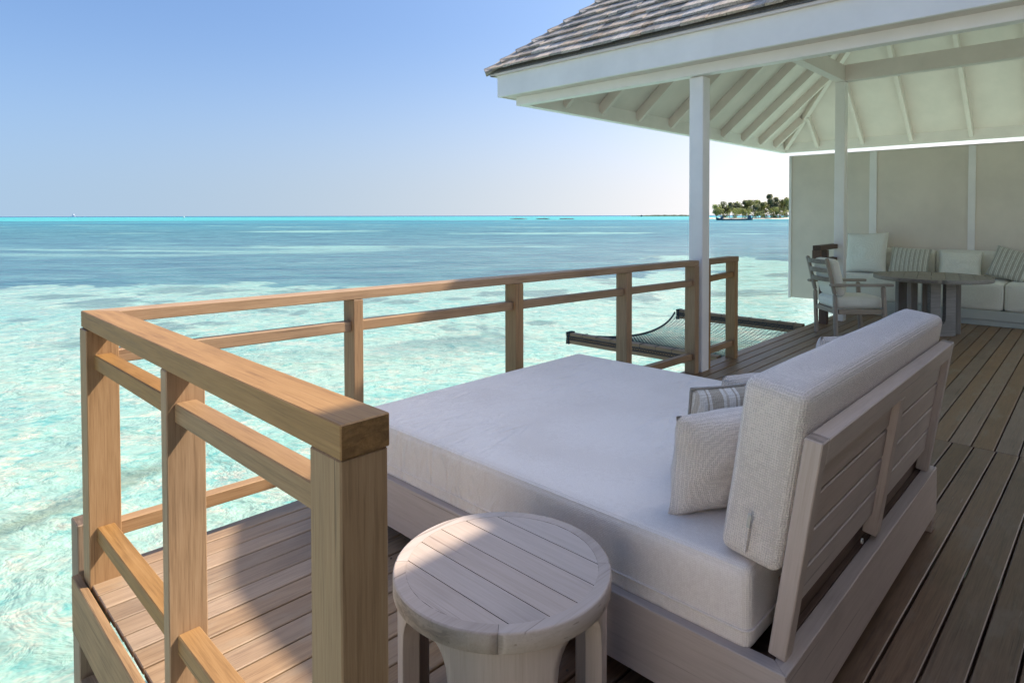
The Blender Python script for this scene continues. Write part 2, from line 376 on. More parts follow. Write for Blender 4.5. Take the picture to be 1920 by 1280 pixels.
# ------------------------------------------------------------------ sea
FWD = Vector((math.cos(YAW), math.sin(YAW), 0)); RGT = Vector((math.sin(YAW), -math.cos(YAW), 0))
SEA_Z = -4.4
def sea_point(px, py):
    """sea point lying under a given pixel of the photograph (used to place distant things)"""
    d = CAMROT @ Vector(((px - 960) / 1175, -(py - 429.8) / 1175, -1)); t = (SEA_Z - 1.42) / d.z
    return Vector((0, 0, 1.42)) + d * t
KS = 3.12 / (1.42 - SEA_Z)        # the bottom pattern was laid out for a deck 1.7 m up
def sea_mat():
    m = N('lagoon_water')
    geo = m.new('NewGeometry')
    def dotv(vec):
        o = m.new('VectorMath', operation='DOT_PRODUCT'); m.link(geo.outputs['Position'], o.inputs[0]); o.inputs[1].default_value = vec * KS; return o.outputs['Value']
    F = dotv(FWD); L = dotv(RGT)
    P = geo.outputs['Position']
    def mapped(scale, rot=0):
        mp = m.new('Mapping'); m.link(P, mp.inputs[0]); mp.inputs['Scale'].default_value = scale; mp.inputs['Rotation'].default_value = (0, 0, rot); return mp.outputs[0]
    def fl(sf, sl, warp=0.0, ws=.5):
        # metres away from and across the terrace, scaled; optionally warped
        cb = m.new('CombineXYZ'); m.link(m.math('MULTIPLY', F, sf), cb.inputs[0]); m.link(m.math('MULTIPLY', L, sl), cb.inputs[1])
        if not warp: return cb.outputs[0]
        wv = m.new('TexNoise'); m.link(cb.outputs[0], wv.inputs['Vector']); wv.inputs['Scale'].default_value = ws; wv.inputs['Detail'].default_value = 3
        sb = m.new('VectorMath', operation='SUBTRACT'); m.link(wv.outputs['Color'], sb.inputs[0]); sb.inputs[1].default_value = (.5, .5, .5)
        sc = m.new('VectorMath', operation='SCALE'); m.link(sb.outputs[0], sc.inputs[0]); sc.inputs['Scale'].default_value = warp
        ad = m.new('VectorMath', operation='ADD'); m.link(cb.outputs[0], ad.inputs[0]); m.link(sc.outputs[0], ad.inputs[1]); return ad.outputs[0]
    inv = lambda v_: m.math('SUBTRACT', 1, v_)
    ridge = lambda n_, w_: inv(m.smooth(m.math('ABSOLUTE', m.math('SUBTRACT', n_, .5)), .0, w_))
    # --- seabed: sand, sea-grass reef with sandy tongues, coral patches, the drop-off far out
    big = m.noise(fl(.045, .05), 1, 6, .58, .5)
    edge = m.math('SUBTRACT', F, m.math('ADD', m.math('MULTIPLY', L, .46), 34.0))
    edge = m.math('ADD', edge, m.math('MULTIPLY', m.math('SUBTRACT', big, .5), 66))
    edge = m.math('ADD', edge, m.math('MULTIPLY', m.math('SUBTRACT', m.noise(fl(.16, .12), 1, 5, .65, .6), .5), 38))
    reef = m.smooth(edge, -1.0, 1.6)
    tong = m.noise(fl(.05, .016), 1.0, 5, .6, .6)
    tongue = m.math('MULTIPLY', m.smooth(tong, .585, .65), m.smooth(F, 38, 60))
    reef = m.math('MULTIPLY', reef, inv(m.math('MULTIPLY', tongue, .8)))
    cor = m.noise(fl(.22, .16), 1, 5, .62, .4)
    coral = m.math('MULTIPLY', m.smooth(cor, .54, .60), m.smooth(F, 12, 17))
    b0 = sea_point(30, 985); b1 = sea_point(150, 935)
    ax = (b1 - b0).normalized(); nrm = Vector((-ax.y, ax.x, 0)); kb = KS
    dn = m.math('ABSOLUTE', m.math('SUBTRACT', dotv(nrm), b0.dot(nrm) * KS))
    wob = m.math('MULTIPLY', m.math('SUBTRACT', m.noise(fl(1, 1), 3.2, 6, .7), .5), 1.0)
    bank = inv(m.smooth(m.math('ADD', dn, wob), .06, .34))
    da = m.math('ABSOLUTE', m.math('SUBTRACT', dotv(ax), (b0.dot(ax) + b1.dot(ax)) / 2 * KS))
    bank = m.math('MULTIPLY', bank, inv(m.smooth(da, 1.0, 1.9)))
    # scattered coral heads on the sand flat
    wob2 = m.math('MULTIPLY', m.math('SUBTRACT', m.noise(fl(1.1, .8), 1, 6, .7, .6), .5), 3.4)
    heads = None
    for (px, py, wpx, hpx) in ((190, 572, 120, 13), (335, 543, 140, 15), (475, 521, 170, 12), (614, 527, 120, 11), (563, 586, 36, 11), (357, 629, 34, 7), (134, 648, 44, 7), (1012, 605, 70, 9), (752, 566, 70, 9), (40, 600, 60, 8), (860, 560, 60, 7), (1200, 560, 50, 8)):
        p_ = sea_point(px, py) * KS; f0 = p_.dot(FWD); l0 = p_.dot(RGT)
        rf = hpx / 2 * f0 * f0 / (1175 * 3.12); rl = wpx / 2 / 1175 * f0
        df = m.math('DIVIDE', m.math('SUBTRACT', F, f0), rf); dl = m.math('DIVIDE', m.math('SUBTRACT', L, l0), rl)
        d2 = m.math('ADD', m.math('MULTIPLY', df, df), m.math('MULTIPLY', dl, dl))
        k_ = inv(m.smooth(m.math('ADD', d2, wob2), .35, 1.25))
        heads = k_ if heads is None else m.math('MAXIMUM', heads, k_)
    coral = m.math('MAXIMUM', coral, m.math('MULTIPLY', heads, .9))
    deep = m.smooth(m.math('ADD', F, m.math('MULTIPLY', L, 0.15)), 1700, 2300)
    strip = m.math('MULTIPLY', m.smooth(m.math('ADD', F, m.math('MULTIPLY', m.math('SUBTRACT', m.noise(fl(.006, .0016), 1.0, 4), .5), 520)), 360, 440), inv(deep))
    # --- colours of the water body over each kind of bottom
    depth = m.noise(fl(.22, .16), 1, 3, .5)
    sand_near = m.mix((.175, .355, .31), (.26, .405, .33), m.smooth(depth, .35, .65))
    sand = m.mix(sand_near, (.195, .385, .325), m.smooth(F, 12, 45))
    # net of caustic sunlight painted into the sand colour, plus pale patches
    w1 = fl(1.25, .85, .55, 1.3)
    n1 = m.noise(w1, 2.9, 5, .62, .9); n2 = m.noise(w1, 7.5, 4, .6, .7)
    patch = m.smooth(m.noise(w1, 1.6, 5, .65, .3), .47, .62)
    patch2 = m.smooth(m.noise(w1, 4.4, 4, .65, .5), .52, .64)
    caustic = m.math('MAXIMUM', m.math('MULTIPLY', ridge(n1, .06), .8), m.math('MULTIPLY', ridge(n2, .07), .6))
    caustic = m.math('ADD', m.math('MULTIPLY', caustic, m.math('ADD', m.math('MULTIPLY', patch, .7), .25)), m.math('ADD', m.math('MULTIPLY', patch, .12), m.math('MULTIPLY', patch2, .22)), clamp=True)
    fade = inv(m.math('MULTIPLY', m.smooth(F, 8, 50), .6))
    sand = m.mix(sand, (.44, .425, .335), m.math('MULTIPLY', caustic, fade))
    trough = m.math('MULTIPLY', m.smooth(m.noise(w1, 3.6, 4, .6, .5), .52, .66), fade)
    sand = m.mix(sand, (.075, .29, .27), m.math('MULTIPLY', m.math('MULTIPLY', trough, inv(m.math('MULTIPLY', caustic, .8))), .75))
    # wind streaks over the reef
    rn = m.noise(fl(.30, .11, .5, 1), 1, 6, .7, .4)
    rn2 = m.noise(fl(1.1, .35), 1, 4, .65)
    rmix = m.math('ADD', m.math('MULTIPLY', rn, .6), m.math('MULTIPLY', rn2, .4))
    reefc = m.ramp(rmix, [(.36, (.022, .075, .115)), (.46, (.042, .13, .16)), (.55, (.07, .185, .20)), (.68, (.16, .31, .29))])
    reefc = m.mix(reefc, m.ramp(m.noise(fl(.02, .004), 1, 5, .65), [(.35, (.02, .12, .17)), (.6, (.05, .22, .25)), (.7, (.07, .30, .30))]), m.smooth(F, 90, 300))
    corc = m.ramp(m.noise(fl(1, 1), 4, 5, .7), [(.35, (.09, .16, .14)), (.65, (.24, .29, .21))])
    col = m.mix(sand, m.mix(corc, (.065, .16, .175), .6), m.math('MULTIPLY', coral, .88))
    col = m.mix(col, corc, m.math('MULTIPLY', bank, .85))
    col = m.mix(col, reefc, reef)
    col = m.mix(col, m.mix((.04, .30, .30), (.07, .38, .36), m.smooth(m.noise(fl(.01, .002), 1, 4), .4, .6)), strip)
    col = m.mix(col, (.012, .11, .21), deep)
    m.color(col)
    m.rough(m.math('ADD', .05, m.math('MULTIPLY', m.smooth(F, 5, 120), .22)))
    m.p.inputs['IOR'].default_value = 1.33
    m.p.inputs['Specular IOR Level'].default_value = .045
    # --- wind ripples
    h1 = m.noise(w1, 4.5, 4, .6, .6); h2 = m.noise(fl(1.1, .6, .4, 1), 1.3, 5, .62, .5); h3 = m.noise(fl(.30, .13), 1, 5, .65)
    h = m.math('ADD', m.math('ADD', m.math('MULTIPLY', h1, .055), m.math('MULTIPLY', h2, .22)), m.math('MULTIPLY', h3, .8))
    bp = m.new('Bump'); m.link(h, bp.inputs['Height']); bp.inputs['Strength'].default_value = .7; bp.inputs['Distance'].default_value = 1.0 / KS
    m.link(bp.outputs[0], m.p.inputs['Normal'])
    return m.m
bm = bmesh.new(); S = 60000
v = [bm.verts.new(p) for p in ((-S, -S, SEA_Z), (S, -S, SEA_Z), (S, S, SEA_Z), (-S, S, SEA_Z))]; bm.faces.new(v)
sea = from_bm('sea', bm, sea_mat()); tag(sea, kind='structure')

# ------------------------------------------------------------------ deck
deck = tag(empty('deck'), 'weathered timber deck of long parallel boards standing over the lagoon', None, None, 'structure'); reg(deck)
GAP = .0088
P1 = .1092; V1 = 2.945
board_i = 0
def boards(u0, u1, vtop, pitch, count, slope, pivot, joint_rng):
    for i in range(count):
        vc = vtop - pitch * (i + .5)
        # a few boards are two lengths butted together
        cuts = [u0, u1]
        if joint_rng and random.random() < .28: cuts = [u0, random.uniform(*joint_rng), u1]
        for k in range(len(cuts) - 1):
            x0, x1 = cuts[k] + (.0015 if k else 0), cuts[k + 1] - (.0015 if k < len(cuts) - 2 else 0)
            dz = random.uniform(-.0015, .0015)
            f = lambda x: vc + slope * (x - pivot)
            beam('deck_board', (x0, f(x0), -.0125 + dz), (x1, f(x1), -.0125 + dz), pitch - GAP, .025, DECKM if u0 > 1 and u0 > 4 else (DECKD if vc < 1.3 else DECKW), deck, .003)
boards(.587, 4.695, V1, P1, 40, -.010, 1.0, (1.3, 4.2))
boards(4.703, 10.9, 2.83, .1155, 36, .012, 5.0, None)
for x in (.75, 1.5, 2.25, 3.0, 3.75, 4.5, 5.3, 6.1, 6.9, 7.7, 8.5, 9.3, 10.1):
    box('joist', x - .03, x + .03, -1.4, 2.7, -.20, -.0285, PILEW, deck, 0)
for (x0, x1, y0, y1) in ((1.0, 3.22, -1.4, 2.25), (3.5, 10.85, -1.4, 2.25), (3.2205, 3.4995, -1.4, .235), (3.2205, 3.4995, .33, 2.25)): box('light_block_sheet', x0, x1, y0, y1, -.225, -.205, PILEW, deck, 0)  # sheets added under the joists to keep board gaps dark, one slot open
box('rim_board', .548, .576, -1.2, 2.966, -.225, -.004, PILEW, deck, .003)
beam('rim_board', (.60, 2.938, -.13), (4.69, 2.90, -.13), .024, .2, PILEW, deck, .003)
beam('rim_board', (4.7, 2.80, -.13), (10.9, 2.87, -.13), .024, .2, PILEW, deck, .003)
sb_ = bmesh.new()
for jx in (.75, 1.5, 2.25, 3.0, 3.75, 4.5):
    for i_ in range(16):
        vc_ = V1 - P1 * (i_ + .5)
        for dy in (-.03, .03):
            c_ = Vector((jx + random.uniform(-.006, .006), vc_ + dy - .010 * (jx - 1) + random.uniform(-.004, .004), .0022))
            vs2 = [sb_.verts.new(c_ + Vector((math.cos(k * math.pi / 4) * .0042, math.sin(k * math.pi / 4) * .0042, 0))) for k in range(8)]; vs3 = [sb_.verts.new(q_.co - Vector((0, 0, .006))) for q_ in vs2]
            sb_.faces.new(vs2)
            for k in range(8): sb_.faces.new((vs3[k], vs3[(k + 1) % 8], vs2[(k + 1) % 8], vs2[k]))
SCREW = N('weathered_screw'); SCREW.p.inputs['Base Color'].default_value = (.10, .075, .05, 1); SCREW.p.inputs['Metallic'].default_value = .3; SCREW.rough(.6); SCREW = SCREW.m
tag(from_bm('screw_heads', sb_, SCREW, deck), kind='stuff')
def pile(x, y, top, label, r=.055):
    o = thing('pile', label, 'pile', (x, y, SEA_Z - .8)); reg(o)
    box('post', x - r, x + r, y - r, y + r, SEA_Z - .8, top, PILEW, o, .004)
    return o
pile(.632, 3.055, .172, 'square timber pile standing in the water outside the left deck corner')
br = tag(beam('cross_beam', (.61, 2.99, -.52), (.61, -1.0, -.52), .07, .14, PILEW), 'timber cross beam bolted low under the left deck edge', 'beam')

# ------------------------------------------------------------------ railings
rl = reg(thing('deck_railing', 'brown teak railing turning the left deck corner beside the daybed', 'railing', (.63, 2.87, 0)))
SL = -.0276                       # the long run closes slightly towards the house
def vout(u): return 2.928 + SL * (u - .587)
def ztop(u): return 1.050 - .0080 * (u - .587)
T = .052
# top rails, mitred at the corner
def rail_prism(name, plan, zt, t, parent):
    bm = bmesh.new(); hi = []; lo = []
    for (x, y) in plan:
        hi.append(bm.verts.new((x, y, zt(x)))); lo.append(bm.verts.new((x, y, zt(x) - t)))
    bm.faces.new(hi); bm.faces.new(lo[::-1]); n = len(plan)
    for i in range(n): bm.faces.new((lo[i], lo[(i + 1) % n], hi[(i + 1) % n], hi[i]))
    bmesh.ops.recalc_face_normals(bm, faces=bm.faces)
    bmesh.ops.bevel(bm, geom=bm.edges[:], offset=.0025, segments=1, affect='EDGES')
    o = from_bm(name, bm, RAILW); return o
W = .105
def rail_local(name, plan, zt, t, parent, ang, org):
    # put the mesh into a frame whose X runs along the rail, so the grain follows it
    m = Matrix.Translation(org) @ Matrix.Rotation(ang, 4, 'Z')
    o = rail_prism(name, plan, zt, t, parent)
    o.data.transform(m.inverted()); o.parent = parent; o.matrix_local = rel(parent, m); return o
rail_local('top_rail', [(.579, .983), (.684, .983), (.690, 2.820), (.587, 2.928)], lambda x: 1.050, .064, rl, math.pi / 2, (.63, 1.9, 1.02))
rail_local('top_rail', [(.5885, 2.9275), (.6915, 2.8195), (5.205, 2.698), (5.205, 2.800)], ztop, .047, rl, math.atan(SL), (2.9, 2.8, 1.0))
def post(x0, x1, y0, y1, zt, z0=0.0):
    return box('post', x0, x1, y0, y1, z0, zt, RAILW, rl, .003)
post(.580, .690, 2.822, 2.918, .984, -.02)
post(.584, .690, 1.925, 1.972, .984, -.02)
post(.581, .682, .987, 1.098, .984)
for (u0, u1, n) in ((1.727, 1.782, 0), (2.888, 2.960, 0), (4.060, 4.170, 0), (5.130, 5.205, 0)):
    um = (u0 + u1) / 2; vi = vout(um) - .105
    if um > 3.5: u0 = u1 - .075
    box('post', u0, u1, vi, vi + .1, 0, ztop(um) - .049, RAILW, rl, .003)
for (ya, yb) in ((1.098, 1.925), (1.972, 2.822)):
    beam('mid_rail', (.636, ya + .0005, .866), (.636, yb - .0005, .860), .06, .056, RAILW, rl)
    beam('bottom_rail', (.636, ya + .0005, .190), (.636, yb - .0005, .190), .06, .058, RAILW, rl)
us = [.690, 1.727, 1.782, 2.888, 2.960, 4.095, 4.170, 5.130]
for k in range(0, 8, 2):
    ua, ub = us[k] + .0005, us[k + 1] - .0005
    f = lambda u: (u, vout(u) - .055, .868 - .0125 * (u - .6)); g = lambda u: (u, vout(u) - .055, .180 - .006 * (u - .6))
    beam('mid_rail', f(ua), f(ub), .055, .052, RAILW, rl); beam('bottom_rail', g(ua), g(ub), .055, .056, RAILW, rl)

r2 = reg(thing('railing_stub', 'short dark brown railing beyond the front white post by the net', 'railing', (5.7, 2.76, 0)))
beam('top_rail', (5.40, 2.756, .985), (6.045, 2.756, .985), .1, .05, RAILW, r2)
box('post', 5.965, 6.035, 2.708, 2.806, 0, .96, RAILW, r2)
box('post', 5.40, 5.455, 2.708, 2.806, 0, .96, RAILW, r2)
beam('mid_rail', (5.4555, 2.756, .822), (5.9645, 2.756, .835), .055, .05, RAILW, r2)
beam('bottom_rail', (5.4555, 2.756, .150), (5.9645, 2.756, .150), .055, .055, RAILW, r2)

r3 = reg(thing('railing_stub', 'small dark red railing end behind the armchair at the deck edge', 'railing', (8.7, 2.75, 0)))
for (x0, x1) in ((8.66, 8.73), (9.25, 9.32)): box('post', x0, x1, 2.70, 2.80, 0, .965, DARKW, r3)
beam('top_rail', (8.42, 2.75, 1.0), (9.40, 2.75, 1.0), .1, .06, DARKW, r3)
beam('mid_rail', (8.42, 2.75, .83), (9.2495, 2.75, .83), .09, .05, DARKW, r3)
box('stile', 8.40, 8.46, 2.70, 2.80, .8555, .9695, DARKW, r3)

# ------------------------------------------------------------------ pavilion
pv = reg(thing('pavilion', 'white open pavilion with a hipped wooden shingle roof over the deck', 'pavilion', (9.1, 0.9, 0)))
box('post', 5.25, 5.385, 2.69, 2.825, -.02, 2.668, WHITE, pv, .006)
box('post', 9.08, 9.205, 2.625, 2.75, -.02, 3.189, WHITE, pv, .006)
E0, E1, W0, W1 = 5.2, 13.08, -2.96, 4.96        # outer faces of the ring beam
box('eave_beam', E0, E0 + .1, W0, W1, 2.672, 3.02, WHITE, pv, .004)
box('eave_beam', E1 - .1, E1, W0, W1, 2.672, 2.90, WHITE, pv, .004)
box('eave_beam', E0 + .1, E1 - .1, W1 - .1, W1 - .002, 2.674, 2.90, WHITE, pv, .004)
box('eave_beam', E0 + .1, E1 - .1, W0 + .002, W0 + .1, 2.674, 2.90, WHITE, pv, .004)
box('fascia', 5.0, 5.03, W0 - .2, 5.062, 2.752, 3.015, WHITE, pv, .004)
box('fascia', 5.03, E1 + .17, 5.032, 5.06, 2.754, 3.013, WHITE, pv, .004)
box('fascia', E1 + .17, E1 + .2, W0 - .2, 5.062, 2.752, 3.015, WHITE, pv, .004)
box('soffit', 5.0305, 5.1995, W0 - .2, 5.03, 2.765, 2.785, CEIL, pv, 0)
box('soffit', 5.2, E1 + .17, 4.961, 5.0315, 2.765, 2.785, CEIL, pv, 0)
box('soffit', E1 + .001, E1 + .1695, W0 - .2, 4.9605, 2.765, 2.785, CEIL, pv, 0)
TS = .87
I0, I1, J0, J1 = E0 + .1, E1 - .1, W0 + .1, W1 - .1; IZ = 2.86
cx, cy = (I0 + I1) / 2, (J0 + J1) / 2; hw = min(I1 - I0, J1 - J0) / 2
APX = IZ + TS * hw
def panel_face(pts):
    bm = bmesh.new(); lo = [bm.verts.new(p) for p in pts]; hi = [bm.verts.new(Vector(p) + Vector((0, 0, .03))) for p in pts]
    bm.faces.new(lo); bm.faces.new(hi[::-1]); n = len(pts)
    for i in range(n): bm.faces.new((lo[i], lo[(i + 1) % n], hi[(i + 1) % n], hi[i]))
    bmesh.ops.recalc_face_normals(bm, faces=bm.faces)
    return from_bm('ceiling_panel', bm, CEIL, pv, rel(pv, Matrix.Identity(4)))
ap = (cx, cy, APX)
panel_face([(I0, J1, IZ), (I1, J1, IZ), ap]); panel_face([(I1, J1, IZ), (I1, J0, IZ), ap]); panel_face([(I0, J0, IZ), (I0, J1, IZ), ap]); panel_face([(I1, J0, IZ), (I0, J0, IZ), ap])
sl = math.sqrt(1 + TS * TS)
RD = .13; dn = RD / 2 * sl + .002
def rafter(x0, y0, x1, y1, z0, z1, w=.06):
    return beam('rafter', (x0, y0, z0 - dn), (x1, y1, z1 - dn), w, RD, CEIL, pv, .003)
for u in (5.95, 6.69, 7.55, 8.44, 9.3, 10.15, 10.95, 11.7, 12.4):
    run = min(u - I0, I1 - u, hw) - .05
    rafter(u, J1, u, J1 - run, IZ, IZ + TS * run)
for v_ in (4.23, 3.44, 2.66, 1.79, .97, .17, -.62, -1.4, -2.2):
    run = min(J1 - v_, v_ - J0, hw) - .05
    rafter(I1, v_, I1 - run, v_, IZ, IZ + TS * run)
rafter(I1, J1, I1 - hw + .1, J1 - hw + .1, IZ, IZ + TS * (hw - .1), .08)
rafter(I0, J1, I0 + hw - .1, J1 - hw + .1, IZ, IZ + TS * (hw - .1), .08)
rafter(I1, J0, I1 - hw + .1, J0 + hw - .1, IZ, IZ + TS * (hw - .1), .08)
box('tie_beam', 9.08, 9.205, -2.7, 2.75, 3.19, 3.405, CEIL, pv, .004)
box('tie_beam', 5.62, 9.0795, 2.628, 2.748, 3.192, 3.40, CEIL, pv, .004)
# outer roof: boards under, shingles over
O0, O1, Q0, Q1 = 4.95, 13.33, -3.21, 5.15; OZ = 3.045; ohw = (O1 - O0) / 2; oc = ((O0 + O1) / 2, (Q0 + Q1) / 2)
bm = bmesh.new(); cs = [bm.verts.new(p) for p in ((O0, Q0, OZ - .03), (O0, Q1, OZ - .03), (O1, Q1, OZ - .03), (O1, Q0, OZ - .03))]; tp = bm.verts.new((*oc, OZ + TS * ohw - .03))
for i in range(4): bm.faces.new((cs[i], cs[(i + 1) % 4], tp))
bm.faces.new(cs[::-1]); bmesh.ops.recalc_face_normals(bm, faces=bm.faces)
# open the underside over the room so the ceiling shows: the closing face is only the eave strip
for f in [f for f in bm.faces if len(f.verts) == 4]: bm.faces.remove(f)
rb = from_bm('roof_boarding', bm, SHING, pv, rel(pv, Matrix.Identity(4)))
for (x0, x1, y0, y1) in ((O0 + .01, 5.0, Q0, Q1 - .01), (O0 + .01, O1 - .01, 5.063, Q1 - .01)):
    box('eave_board', x0, x1, y0, y1, OZ - .055, OZ - .031, CEIL, pv, 0)
EXP = .127                                        # course spacing in plan
sn = Vector((-TS, 0, 1)).normalized(); sdir = Vector((1, 0, TS)).normalized()
count = 0; stuff_bm = bmesh.new()
shm = {}
def shingle_mesh(k):
    if k in shm: return shm[k]
    rnd = random.Random(k); w = [.12, .15, .18, .21, .24, .16, .2, .13][k % 8]; l = EXP * sl + .06; t = .017 + .004 * (k % 3)
    bm = bmesh.new(); bmesh.ops.create_cube(bm, size=1); bmesh.ops.scale(bm, vec=(l, w - .005, t), verts=bm.verts)
    for vv in bm.verts: vv.co.x += rnd.uniform(-.006, .006); vv.co.z += rnd.uniform(-.003, .003)
    me = bpy.data.meshes.new('shingle'); bm.normal_update(); bm.to_mesh(me); bm.free(); me.materials.append(SHING); shm[k] = (me, w); return shm[k]
for row in range(24):
    d0 = row * EXP; vv = Q1 - d0 - .02; rr = random.Random(row)
    while vv > Q0 + d0 + .1:
        k = rr.randrange(24); me, w = shingle_mesh(k)
        y = vv - w / 2
        base = Vector((O0 - .015 + d0, y, OZ - .012 + TS * d0)) + sdir * (EXP * sl + .06) / 2 + sn * (.013 + rr.uniform(0, .005))
        x = (sdir + sn * -.15).normalized(); x.normalize(); yv = Vector((0, 1, 0)); yv = Matrix.Rotation(rr.uniform(-.012, .012), 3, 'X') @ yv
        z = x.cross(yv).normalized(); yv = z.cross(x)
        m = Matrix((x, yv, z)).transposed().to_4x4(); m.translation = base
        if row < 10 and y > 1.2 and count < 300:
            link_mesh('shingle', me, SHING, pv, rel(pv, m)); count += 1
        elif y > -3:
            tmp = bmesh.new(); tmp.from_mesh(me); bmesh.ops.transform(tmp, matrix=m, verts=tmp.verts); tm = bpy.data.meshes.new('t'); tmp.to_mesh(tm); tmp.free(); stuff_bm.from_mesh(tm); bpy.data.meshes.remove(tm)
        vv -= w
tag(from_bm('shingle_field', stuff_bm, SHING, pv, rel(pv, Matrix.Identity(4))), kind='stuff')
hd = Vector((1, -1, TS)).normalized()
for i in range(14):
    d = i * EXP - .02
    for s in (0, 1):
        # two narrow boards lapped over the hip, one leaning to each slope
        n_ = (Vector((-TS, 0, 1)) if s == 0 else Vector((0, TS, 1))).normalized()
        x = (hd + Vector((0, 0, -.16))).normalized(); y = n_.cross(x).normalized(); z = x.cross(y)
        ctr = Vector((O0 + d, Q1 - d, OZ + TS * d + .022 + .006 * s)) + hd * .12 + y * (.05 if s == 0 else -.05) * (-1 if y.dot(Vector((-1, -1, 0) if s == 0 else (1, 1, 0))) * (1 if s == 0 else -1) < 0 else 1)
        m = Matrix((x, y, z)).transposed().to_4x4(); m.translation = ctr
        link_mesh('hip_shingle', box_mesh('hip_shingle', .27, .115, .024, 0, SHING), SHING, pv, rel(pv, m))

# ------------------------------------------------------------------ unseen roof behind the viewer, outline and height shaped to shade the terrace
vl = reg(thing('shadow_roof', 'unseen flat roof on white columns, shaped to cast the terrace shadow', 'shading roof', (0, -3.5, 0)))
VZ = 6.0
def sh(u, v_): return (u + .80 * (VZ + .12), v_ - .48 * (VZ + .12))      # roof edge above each point of the terrace shadow
ol = [sh(*q) for q in ((-.4, 1.585), (.91, 1.585), (.92, 2.1), (.95, 2.42), (1.0, 2.57), (1.16, 2.89), (1.45, 3.2), (1.75, 3.45), (2.1, 3.58), (3.0, 3.6))]
prism('roof', ol + [(ol[-1][0], -4.2), (ol[0][0], -4.2)], VZ, VZ + .12, SHING, vl)
for x_ in (ol[0][0] + .4, ol[-1][0] - .4): box('shadow_roof_column', x_ - .15, x_ + .15, -4.1, -3.8, SEA_Z - .5, VZ - .002, WHITE, vl, .01)
w2 = tag(box('sky_block_wall', -1.5, 4.55, -1.6, -1.45, SEA_Z - .5, 2.58, DARKW, None, 0), 'unseen dark timber wall added behind the terrace to block sky light', 'wall')  # added wall that keeps sky light off the landward deck
w3 = tag(box('sky_block_roof', -1.5, 4.55, -1.7, -.75, 2.585, 2.66, DARKW, None, 0), 'unseen low dark roof added to block sky light over the back of the terrace', 'roof')  # added overhang that shuts out sky above the landward deck
nv = reg(thing('bounce_villa', 'unseen white walled building added to bounce sunlight onto the terrace', 'shading roof', (-9, 1, 0)))  # white walls added out of view to bounce sun onto shaded faces
box('wall', -13, -7.6, -3.5, 2.6, SEA_Z - .5, 3.6, WHITE, nv, 0)
bm = bmesh.new(); q_ = [bm.verts.new(p) for p in ((-13.6, -4.1, 3.61), (-7.3, -4.1, 3.61), (-7.3, 3.2, 3.61), (-13.6, 3.2, 3.61), (-10.4, -1.5, 6.3), (-10.4, .6, 6.3))]
for f in ((3, 2, 1, 0), (0, 1, 4), (1, 2, 5, 4), (2, 3, 5), (3, 0, 4, 5)): bm.faces.new([q_[k] for k in f])
bmesh.ops.recalc_face_normals(bm, faces=bm.faces); from_bm('roof', bm, SHING, nv, rel(nv, Matrix.Identity(4)))

# ------------------------------------------------------------------ privacy wall with sofa
pw = reg(thing('privacy_wall', 'beige panelled privacy wall with white battens behind the sofa', 'wall', (10.85, 1.5, 0)))
edges = [3.93, 2.763, 2.661, 1.52, 1.435, .30, .21, -.9, -.99, -2.0]
WT = 2.392
for k in range(0, len(edges) - 1, 2):
    box('wall_panel', 10.80, 10.86, edges[k + 1], edges[k], .045, WT - .001, PANEL, pw, 0)
for k in range(1, len(edges) - 2, 2): box('batten', 10.782, 10.862, edges[k + 1] + .0005, edges[k] - .0005, .047, WT - .002, WHITE, pw, .003)
box('end_trim', 10.78, 10.864, 3.9305, 3.97, .035, WT, WHITE, pw, .003)
box('coping', 10.77, 10.875, -2.0, 3.965, WT + .0005, WT + .012, WHITE, pw, .002)

so = reg(thing('sofa', 'long built-in cream sofa with a loose canvas seat along the privacy wall', 'sofa', (10.3, 1, 0)))
box('plinth', 9.95, 10.76, -1.9, 2.98, .001, .075, PLINTH, so, .004)
box('plinth', 9.93, 10.76, -1.9, 3.0, .0755, .20, PLINTH, so, .004)
def soft(name, L, W_, T_, r, puff, mat, parent, m, **kw):
    o = from_bm(name, cushion_bm(L, W_, T_, r, puff, **kw), mat, parent, rel(parent, m)); return o
for (y0, y1) in ((1.02, 3.02), (-1.0, 1.015)):
    soft('seat_cushion', .84, y1 - y0, .345, .035, .012, CREAM, so, Matrix.Translation((10.35, (y0 + y1) / 2, .3745)), wr=.008, seed=y0)
for (y0, y1) in ((1.86, 2.9), (.80, 1.855), (-.3, .795)):
    soft('back_cushion', .17, y1 - y0, .36, .05, .015, CREAM, so, Matrix.Translation((10.665, (y0 + y1) / 2, .735)) @ Matrix.Rotation(R(6), 4, 'Y'), wr=.01, seed=y0 * 2)
def pillow(name, label, x, y, z, w, h, t, face, lean, roll, mat, seed, group=None, piping=None, cat='cushion'):
    """face: heading (deg) of the pillow's front; lean: tilt back (deg); roll: turn in its own plane"""
    bm, rim = pillow_bm(w, h, t, seed)
    m = Matrix.Translation((x, y, z)) @ Matrix.Rotation(R(face + 90), 4, 'Z') @ Matrix.Rotation(R(-lean), 4, 'X') @ Matrix.Translation((0, 0, h / 2)) @ Matrix.Rotation(R(roll), 4, 'Y') @ Matrix.Translation((0, 0, -h / 2))
    o = from_bm(name, bm, mat); o.matrix_world = m
    tag(o, label, cat, group)
    if piping:
        pb = bmesh.new(); tube_bm(pb, rim, .0055, 6, True)
        p = from_bm('piping', pb, piping, o)
        for f in p.data.polygons: f.use_smooth = True
    return o
G = 'scatter cushions on the long sofa'
pillow('scatter_cushion', 'large plain square cushion leaning in the left corner of the sofa', 10.36, 2.72, .55, .60, .62, .20, 180 - 12, 14, -3, CREAM, 1, G)
pillow('scatter_cushion', 'small plain cushion between the large square one and the striped one', 10.46, 2.40, .55, .44, .40, .14, 180, 18, 4, CREAM, 2, G)
